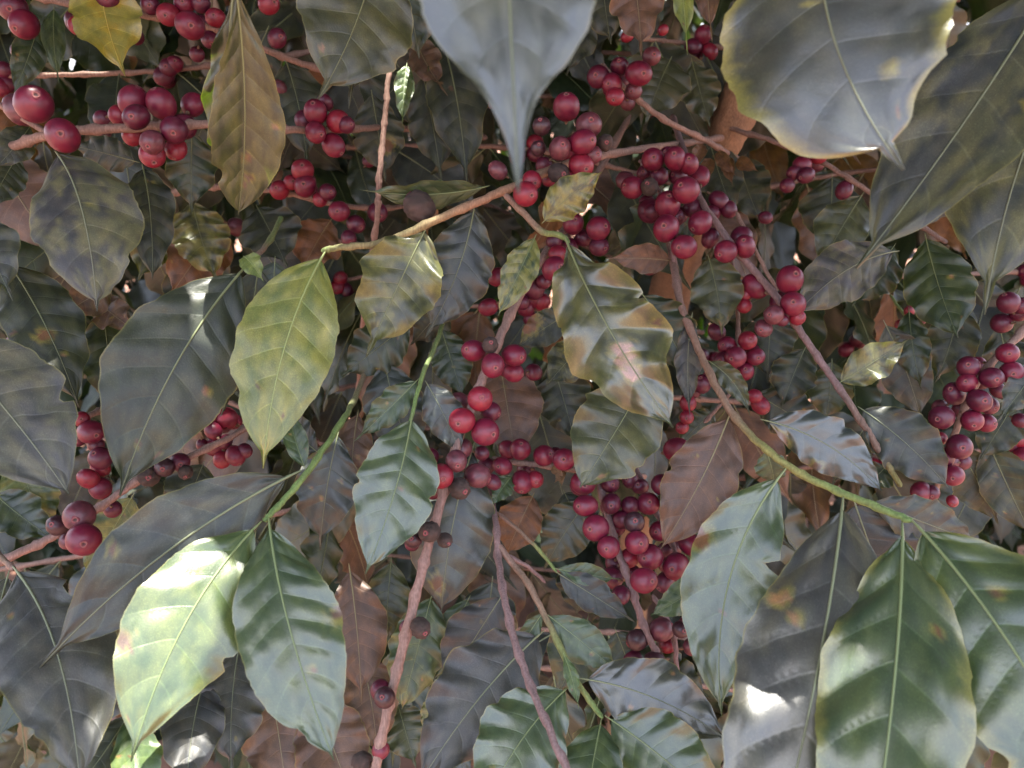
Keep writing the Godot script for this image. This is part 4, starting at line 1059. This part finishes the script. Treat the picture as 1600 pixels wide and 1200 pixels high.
	cherries(t, p, 0.455, [[1574, 552, 16, "ripe"], [1581, 582, 17, "ripe", -0.006], [1549, 590, 17, "deep", -0.01], [1513, 573, 16, "deep"], [1511, 598, 15, "ripe"], [1491, 615, 17, "deep"], [1530, 626, 18, "deep", -0.01], [1546, 634, 13, "deep"], [1471, 652, 18, "deep"],
		[1519, 657, 16, "ripe", -0.006], [1541, 661, 14, "ripe"], [1499, 698, 19, "deep", -0.01], [1489, 743, 16, "ripe", -0.006], [1469, 685, 10, "red"], [1476, 714, 15, "deep"], [1439, 768, 15, "ripe"], [1576, 473, 16, "deep", 0.01], [1597, 478, 13, "deep", 0.01], [1594, 657, 11, "deep", 0.02],
		[1488, 783, 9, "red"], [1500, 640, 12, "deep", 0.02], [1560, 610, 12, "deep", 0.02], [1455, 770, 12, "deep"]])
	leaf(t, 1632, 560, 0.45, 1556, 662, 0.44, 60, "grey", {})
	leaf(t, 1540, 680, 0.53, 1620, 850, 0.52, 90, "dark", {})
	leaf(t, 1490, 690, 0.54, 1560, 820, 0.54, 90, "dark", {})
	leaf(t, 1420, 480, 0.52, 1440, 610, 0.51, 60, "deep", {})
	leaf(t, 1380, 500, 0.52, 1440, 660, 0.52, 90, "grey", {})
	leaf(t, 1590, 620, 0.52, 1530, 720, 0.52, 80, "dark", {})
	leaf(t, 1500, 470, 0.54, 1460, 600, 0.54, 90, "dark", {})
	leaf(t, 1560, 500, 0.52, 1600, 660, 0.52, 90, "dark", {})
	t = thing("fruiting_twig", "tiny green twig with a few small red cherries beside the dark oval leaf", "twig", at(1400, 480, 0.6))
	p = stem(t, [[1390, 460, 0.62, 1.2], [1420, 500, 0.60, 1.2], [1450, 530, 0.58, 1.2], [1480, 560, 0.57, 1.0]], GREEN, "stem", 0.0)
	cherries(t, p, 0.59, [[1424, 462, 8, "red"], [1408, 508, 9, "red"], [1421, 486, 8, "red"], [1440, 500, 7, "deep"]])


# ---------------------------------------------------------------- shaded branches further in
func inner_branches() -> void:
	var rows := [
		[-80, 120, 620, 60, "behind the yellow leaf"], [-80, 330, 560, 380, "behind the speckled grey leaf"], [620, 420, -60, 560, "behind the charcoal-green leaf"], [-80, 720, 560, 600, "behind the paired purple cherries"],
		[600, 760, -60, 900, "behind the long grey leaf"], [-60, 1010, 640, 960, "behind the sun-blotched leaf"], [640, 1140, -40, 1130, "along the bottom edge behind the quilted green leaf"], [560, 20, 1120, 90, "behind the blurred leaf"],
		[1100, 300, 540, 230, "behind the upright bare stem"], [560, 480, 1100, 520, "behind the central cherry clusters"], [1120, 700, 560, 660, "behind the level row of cherries"], [540, 860, 1140, 900, "behind the big dense cluster"],
		[1160, 1080, 560, 1040, "behind the forked green twig"], [1000, 60, 1680, 110, "behind the yellow-edged glossy leaf"], [1680, 260, 1020, 330, "behind the tall cherry cluster"], [1020, 560, 1680, 520, "behind the straight descending branch"],
		[1680, 700, 1080, 760, "behind the long green arching branch"], [1100, 940, 1680, 900, "behind the shining pale-blue leaf"], [1680, 1120, 1060, 1150, "behind the dusty sunlit leaf"], [300, 180, 1000, 420, "behind the arching middle branch"],
		[700, 620, 1300, 640, "behind the red-brown leaf underside"], [1250, 430, 1660, 420, "behind the dark oval leaf"], [200, 560, 760, 820, "behind the yellow-green leaf"], [760, 150, 1330, 230, "behind the high cherry cluster"],
		[640, 980, 1240, 1010, "behind the darker berries"],
		[-80, 10, 480, -40, "along the top edge above the yellow leaf"], [420, -10, 980, 20, "along the top edge beside the blurred leaf"], [940, -30, 1500, 0, "along the top edge above the trunk"],
		[-80, 230, 500, 150, "behind the folded olive leaf"],
	]
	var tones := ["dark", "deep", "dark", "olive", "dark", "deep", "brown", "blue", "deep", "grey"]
	for k in rows.size():
		var q: Array = rows[k]
		var d0 := 0.60 + 0.05 * (k % 4) + rng.randf() * 0.04
		var d1 := d0 + rng.randf_range(0.0, 0.12)
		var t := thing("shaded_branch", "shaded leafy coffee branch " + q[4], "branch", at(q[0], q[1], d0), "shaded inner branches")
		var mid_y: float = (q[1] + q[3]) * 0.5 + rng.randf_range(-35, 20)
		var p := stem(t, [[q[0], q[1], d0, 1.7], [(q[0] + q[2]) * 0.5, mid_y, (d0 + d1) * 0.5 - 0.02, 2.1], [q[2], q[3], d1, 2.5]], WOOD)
		var n := 9
		for i in n:
			var f := (i + 0.5 + rng.randf_range(-0.2, 0.2)) / n
			var c: Vector4 = p[clampi(int(f * (p.size() - 1)), 0, p.size() - 1)]
			var b := Vector3(c.x, c.y, c.z)
			for s in [-1.0, 1.0]:
				var dir := Vector3(rng.randf_range(-0.75, 0.75), rng.randf_range(-1.1, -0.45), s * rng.randf_range(0.1, 0.7)).normalized()
				var length := rng.randf_range(0.085, 0.135)
				var tip := b + dir * length
				var pts := []
				for m in 6:
					pts.append(b.lerp(tip, m / 5.0))
				if not lets_sun_in(pts):
					continue
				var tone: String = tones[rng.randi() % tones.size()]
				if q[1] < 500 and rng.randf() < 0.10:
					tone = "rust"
				var face := Vector3(rng.randf_range(-0.7, 0.7), rng.randf_range(-0.5, 0.6), rng.randf_range(0.2, 1.0))
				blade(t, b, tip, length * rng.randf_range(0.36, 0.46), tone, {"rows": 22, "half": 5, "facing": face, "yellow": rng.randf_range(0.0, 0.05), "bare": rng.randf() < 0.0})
			if q[1] < 760 and i % 3 == 1 and rng.randf() < 0.6:
				for m in 4:
					var o := Vector3(rng.randf_range(-1, 1), rng.randf_range(-1, 1), rng.randf_range(-0.2, 1)).normalized()
					fruit(t, b + o * 0.010, rng.randf_range(0.0062, 0.0075), o, ["ripe", "deep", "deep", "red"][rng.randi() % 4])
